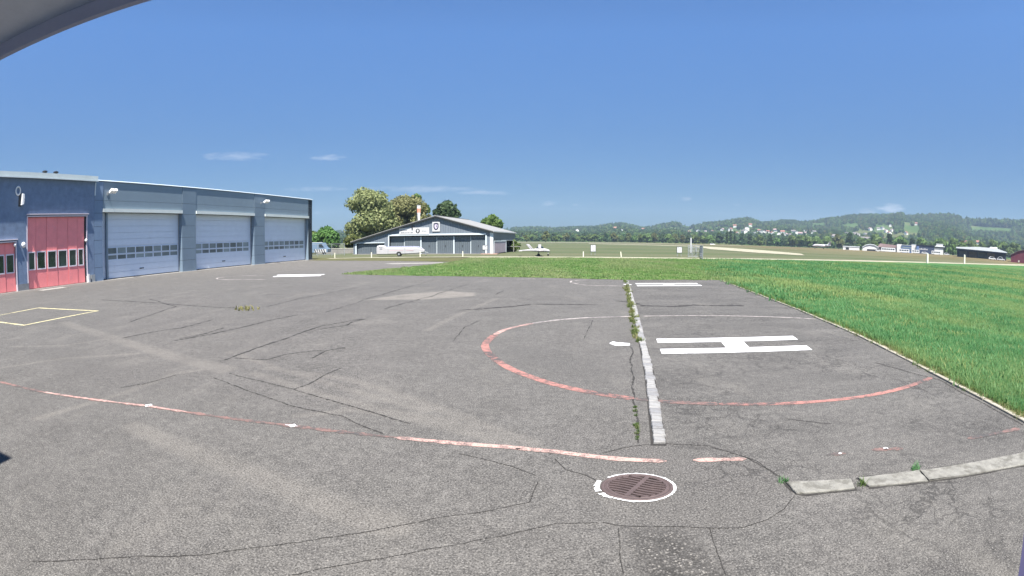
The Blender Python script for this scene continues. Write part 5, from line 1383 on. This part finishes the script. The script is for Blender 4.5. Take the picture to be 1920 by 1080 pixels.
n = 34000
az_ = g.uniform(-36, 66, n); r_ = np.sqrt(g.uniform((R0 + 10) ** 2, (RR + 60) ** 2, n))
zt = terrain(az_, r_); el_ = np.degrees(np.arctan2(zt - 2.2, r_))
keep = np.ones(n, bool)
clump = np.sin(az_ * 2.1 + r_ * .011) + np.sin(az_ * .9 - r_ * .019 + 1.3) + .5 * np.sin(az_ * 5.3 + r_ * .03)
village = ((az_ > 17) & (az_ < 36) & (el_ > .75) & (el_ < 1.75)) | ((az_ > 38) & (az_ < 47) & (el_ > .8) & (el_ < 2.6))
keep &= ~(village & (clump < .05))
keep &= ~((az_ > 53.1) & (az_ < 58.4) & (el_ > 2.35) & (el_ < 2.98))
keep &= ~((az_ > 44.9) & (az_ < 46.9) & (el_ > 1.9) & (el_ < 3.0) & (clump < .9))
keep &= ~((az_ > 34) & (az_ < 40) & (el_ > 1.9) & (el_ < 2.5) & (clump < .3))
keep &= ~((az_ < 0) & (g.random(n) < .5))
for a, rr in HR:
    keep &= ~((np.abs(az_ - a) < .34) & (r_ > rr - 150) & (r_ < rr + 12))
az_, r_, zt, el_ = az_[keep], r_[keep], zt[keep], el_[keep]
kd = g.choice(4, len(az_), p=[.42, .33, .15, .10])
sc = g.uniform(.6, 1.12, len(az_)) * np.where((az_ > 52.5) & (el_ > 2.9), 1.9, 1.0)
sc *= np.where((r_ < 900), .8, 1.0)
P = np.stack([r_ * np.sin(np.radians(az_)), r_ * np.cos(np.radians(az_)), zt - .4], -1)
scatter('hillside_wood', P, sc, g.uniform(0, 6.28, len(az_)), kd, wp, 'mixed green woods covering the far hillside')
# a straight cut block of tall wood on the skyline
m_ = 260; ba = g.uniform(30.35, 32.15, m_); br = g.uniform(1780, 1880, m_); bz = terrain(ba, br)
scatter('skyline_wood', np.stack([br * np.sin(np.radians(ba)), br * np.cos(np.radians(ba)), bz - .3], -1), g.uniform(1.25, 1.4, m_), g.uniform(0, 6, m_), np.full(m_, 1), wp, 'dark block of wood with a level top on the skyline')

# houses among the trees
rnd = random.Random(31)
def house_meshes(w, d, h, rh, roofm):
    wl_ = MB().prism([(-w / 2, -1.5), (w / 2, -1.5), (w / 2, h), (0, h + rh * .98), (-w / 2, h)], -d / 2, d / 2, 'y').mesh('wall', m_housew)
    o_ = .6
    rf = MB().prism([(-w / 2 - o_, h - o_ * rh / (w / 2)), (0, h + rh), (0, h + rh + .35), (-w / 2 - o_, h - o_ * rh / (w / 2) + .35)][::-1], -d / 2 - .6, d / 2 + .6, 'y')
    rf.prism([(w / 2 + o_, h - o_ * rh / (w / 2)), (0, h + rh), (0, h + rh + .35), (w / 2 + o_, h - o_ * rh / (w / 2) + .35)], -d / 2 - .6, d / 2 + .6, 'y')
    wi = MB()
    for x in (-w * .28, 0, w * .28):
        wi.box(x - .6, x + .6, -d / 2 - .05, -d / 2 + .02, .9, 2.3)
        if h > 4: wi.box(x - .6, x + .6, -d / 2 - .05, -d / 2 + .02, 3.5, 4.8)
    for y in (-d * .25, d * .25): wi.box(w / 2 - .02, w / 2 + .05, y - .6, y + .6, .9, 2.3)
    return wl_, rf.mesh('roof', roofm), wi.mesh('window', m_glass)
HK = [(house_meshes(9, 10, 5.2, 3, m_terra), 'red brown'), (house_meshes(10, 14, 5.4, 3.2, m_greyroof), 'grey brown'), (house_meshes(8, 11, 5, 2.6, m_brown), 'pinkish brown'), (house_meshes(11, 18, 7.5, 1.2, m_greyroof), 'flat grey')]
for i, (a, rr) in enumerate(sorted(HR)):
    k = rnd.choices(range(4), [4, 4, 2, 1])[0]
    p = polar(a, rr, float(terrain(a, rr)))
    t = thing('hillside_house', nth('house', a, HK[k][1], '%s ' + HK[k][1] + ' roofed house from left, uphill '), 'house', p, R(-a) + rnd.choice([0, PI / 2, .5, -.5, 1.1]), 'houses on the far hillside')
    s = rnd.uniform(.75, 1.15) * (rr / 1250) ** .3; t.scale = (s, s, s)
    for nm, me in zip(('wall', 'roof'), HK[k][0]): link(nm, me, t)

# ------------------------------------------------------------------ grass blades
def grassmat(name, a, b_, c_, dry):
    m, nt, bs = nmat(name); t = NT(nt); p = t.pos()
    oi = t.n('ShaderNodeObjectInfo').outputs['Random']
    n1 = t.noise(p, .35, 4).outputs['Fac']
    n3 = t.noise(t.mapping(p, (.16, .045, 1), (0, 0, R(12))), 1, 4).outputs['Fac']
    f = t.math('ADD', t.math('MULTIPLY', n1, .55), t.math('MULTIPLY', oi, .45))
    c = t.ramp(f, [(.28, a), (.5, b_), (.75, c_)])
    c = t.mix(t.math('MULTIPLY', t.rng(n3, .45, .64), .8), c, dry)
    c = t.mix(t.math('GREATER_THAN', t.math('FRACT', t.math('MULTIPLY', oi, 37.0)), .9), c, dry)
    t.put(bs.inputs['Base Color'], c); bs.inputs['Roughness'].default_value = .55; bs.inputs['Specular IOR Level'].default_value = .3
    thin_leaf(t, bs, c, .5)
    return m
gm_mead = grassmat('meadow blades', (.060, .18, .060), (.098, .26, .093), (.162, .313, .122), (.29, .345, .125))
gm_lawn = grassmat('mown blades', (0.11, 0.2201, 0.06), (0.1601, 0.2801, 0.08), (0.2301, 0.3101, 0.11), (0.2901, 0.3101, 0.1501))
gm_weed = grassmat('weed leaves', (0.0656, 0.1394, 0.0287), (0.123, 0.1886, 0.0451), (0.1968, 0.2296, 0.0738), (0.2788, 0.2624, 0.1148))
def tuft(seed, nb, h, spread, wd, mat, lean=.5):
    r = random.Random(seed); mb = MB()
    for i in range(nb):
        a = r.uniform(0, 2 * PI); rr = spread * math.sqrt(r.random()); x, y = rr * math.cos(a), rr * math.sin(a)
        hh = h * r.uniform(.45, 1.1); b = r.uniform(0, 2 * PI); w = wd * r.uniform(.6, 1.2); lx, ly = lean * hh * r.uniform(.1, 1) * math.cos(b), lean * hh * r.uniform(.1, 1) * math.sin(b)
        c, s = math.cos(b + PI / 2) * w / 2, math.sin(b + PI / 2) * w / 2
        mb.add([(x - c, y - s, -.01), (x + c, y + s, -.01), (x + lx * .4 + c * .7, y + ly * .4 + s * .7, hh * .6), (x + lx * .4 - c * .7, y + ly * .4 - s * .7, hh * .6), (x + lx, y + ly, hh)], [(0, 1, 2, 3), (3, 2, 4)])
    return mb.mesh('tuft', mat, recalc=False)
mp_ = [proto('tuft', tuft(1, 30, .11, .15, .010, gm_mead, 1.3)), proto('tuft', tuft(2, 30, .14, .18, .011, gm_mead, 1.2)), proto('tuft', tuft(3, 26, .17, .32, .026, gm_mead, 1.2)), proto('tuft', tuft(4, 28, .24, .62, .06, gm_mead, 1.1))]
def kerb_x(y): return np.interp(y, [k[1] for k in KP], [k[0] for k in KP]) + .27
g = np.random.default_rng(8)
def in_view(x, y): a = np.degrees(np.arctan2(x, y)); return (a > -63) & (a < 63)
L_ = []
for (ya, yb, xw, dens, kk, s0, s1) in ((2.2, 8.5, 7, 190, (0, 1), .75, 1.25), (8.5, 17, 16, 60, (0, 1), .9, 1.4), (17, 29, 26, 17, (1, 2), .9, 1.3), (4.5, 17, 34, 15, (1, 2), .9, 1.3), (29, 64, 95, 3.0, (2, 3), .7, 1.1), (17, 29, 70, 4.0, (2, 3), .8, 1.1)):
    n = int((yb - ya) * xw * dens); y = g.uniform(ya, yb, n); off = g.uniform(0, xw, n) ** 1.0
    x = np.where(y < 28.4, kerb_x(y), 12.6 + (y - 28.4) * .395 + g.normal(0, 1.1 * np.clip((y - 28.4) / 6, 0, 1), n)) + off
    lim = 64 + (x - 26) * .26
    k = in_view(x, y) & (y < lim)
    x, y = x[k], y[k]
    L_.append(np.stack([x, y, np.full(len(x), .016), g.uniform(s0, s1, len(x)), g.uniform(0, 6.3, len(x)), g.choice(kk, len(x))], -1))
Q = np.concatenate(L_); Q[:, 2] += terrain(*az_r(Q[:, 0], Q[:, 1]))
scatter('meadow_grass', Q[:, :3], Q[:, 3], Q[:, 4], Q[:, 5], mp_, 'lush green meadow grass right of the apron')
# dry fringe at the kerb
n = 2200; y = g.uniform(1.5, 28, n); x = kerb_x(y) + g.normal(0, .10, n) - .02
dp = [proto('tuft', tuft(7, 14, .075, .07, .009, gm_weed, 1.1)), proto('tuft', tuft(8, 16, .10, .08, .010, gm_lawn, 1.0))]
scatter('kerb_grass', np.stack([x, y, np.full(n, .012)], -1), g.uniform(.6, 1.3, n), g.uniform(0, 6, n), g.choice(2, n), dp, 'dry grass fringe along the concrete kerb')
lp = [proto('tuft', tuft(5, 22, .07, .3, .03, gm_lawn, 1.0)), proto('tuft', tuft(6, 20, .10, .35, .04, gm_lawn, .9))]
n = 21000; x = g.uniform(-12, 34, n); y = g.uniform(28, 64, n)
def inpoly(x, y, poly):
    c = np.zeros(len(x), bool)
    for (ax, ay), (bx, by) in zip(poly, poly[1:] + poly[:1]):
        if ay == by: continue
        c ^= ((ay > y) != (by > y)) & (x < (bx - ax) * (y - ay) / (by - ay) + ax)
    return c
k = inpoly(x, y, lawn_poly) | ((y > 29) & (x > 10) & (x < 12.6 + (y - 28.4) * .395 + np.abs(g.normal(0, 2.2, n))) & (y < 62)); x, y = x[k], y[k]
scatter('lawn_grass', np.stack([x, y, np.full(len(x), .012)], -1), g.uniform(.6, 1.3, len(x)), g.uniform(0, 6, len(x)), g.choice(2, len(x)), lp, 'short mown grass beyond the apron')
# weeds growing along the row of setts and in the cracks
W = []
for y in np.concatenate([g.uniform(10.6, 12.2, 18), g.uniform(12.2, 18.5, 46), g.uniform(18.5, 27.6, 46)]):
    x = np.interp(y, [p[1] for p in SP], [p[0] for p in SP]) - .10 + g.normal(0, .055)
    W.append((x, y, .004, g.uniform(.4, 1.05) * (1.05 if y > 15 else .8), g.uniform(0, 6), g.integers(0, 2)))
for y in g.uniform(5.1, 6.4, 16): W.append((np.interp(y, [5.14, 6.45], [1.39, 1.66]) + g.normal(0, .012), y, .004, g.uniform(.15, .35), 0, 1))
W = np.array(W)
wd = [proto('tuft', tuft(9, 30, .16, .10, .022, gm_weed, 1.0)), proto('tuft', tuft(10, 30, .12, .12, .024, gm_weed, 1.2))]
scatter('weeds', W[:, :3], W[:, 3], W[:, 4], W[:, 5], wd, 'weeds growing along the row of granite setts')
for i, (x, y, s, lb, mt) in enumerate(((4.13, 3.45, .62, 'dark green weed between the second and third concrete slab', gm_mead), (2.55, 3.83, .5, 'small green weed at the corner of the first concrete slab', gm_mead), (3.30, 3.46, .55, 'yellowish weed between the first and second concrete slab', gm_weed), (-9.0, 15.4, 1.6, 'dry yellow weed patch in the asphalt', gm_weed))):
    o = link('weed', tuft(60 + i, 34, .14 if i < 3 else .10, .11 if i < 3 else .30, .02 if i < 3 else .05, mt, 1.1), None, (x, y, .002)); o.scale = (s, s * .8, s); tag(o, lb, 'weed', None, 'stuff' if i == 3 else None)

# ------------------------------------------------------------------ air
HB = MB().box(-3400, 3400, -1200, 3400, -1.2, 215)
m, nt, bs = nmat('thin summer haze'); nt.nodes.remove(bs)
pv = nt.nodes.new('ShaderNodeVolumePrincipled'); pv.inputs['Color'].default_value = (.62, .80, 1, 1); pv.inputs['Density'].default_value = 1.85e-4; pv.inputs['Anisotropy'].default_value = .2
nt.links.new(pv.outputs[0], nt.nodes['Material Output'].inputs['Volume'])
hz = HB.build('haze', m); tag(hz, 'thin blue summer haze over the airfield', None, None, 'stuff'); hz.display_type = 'WIRE'
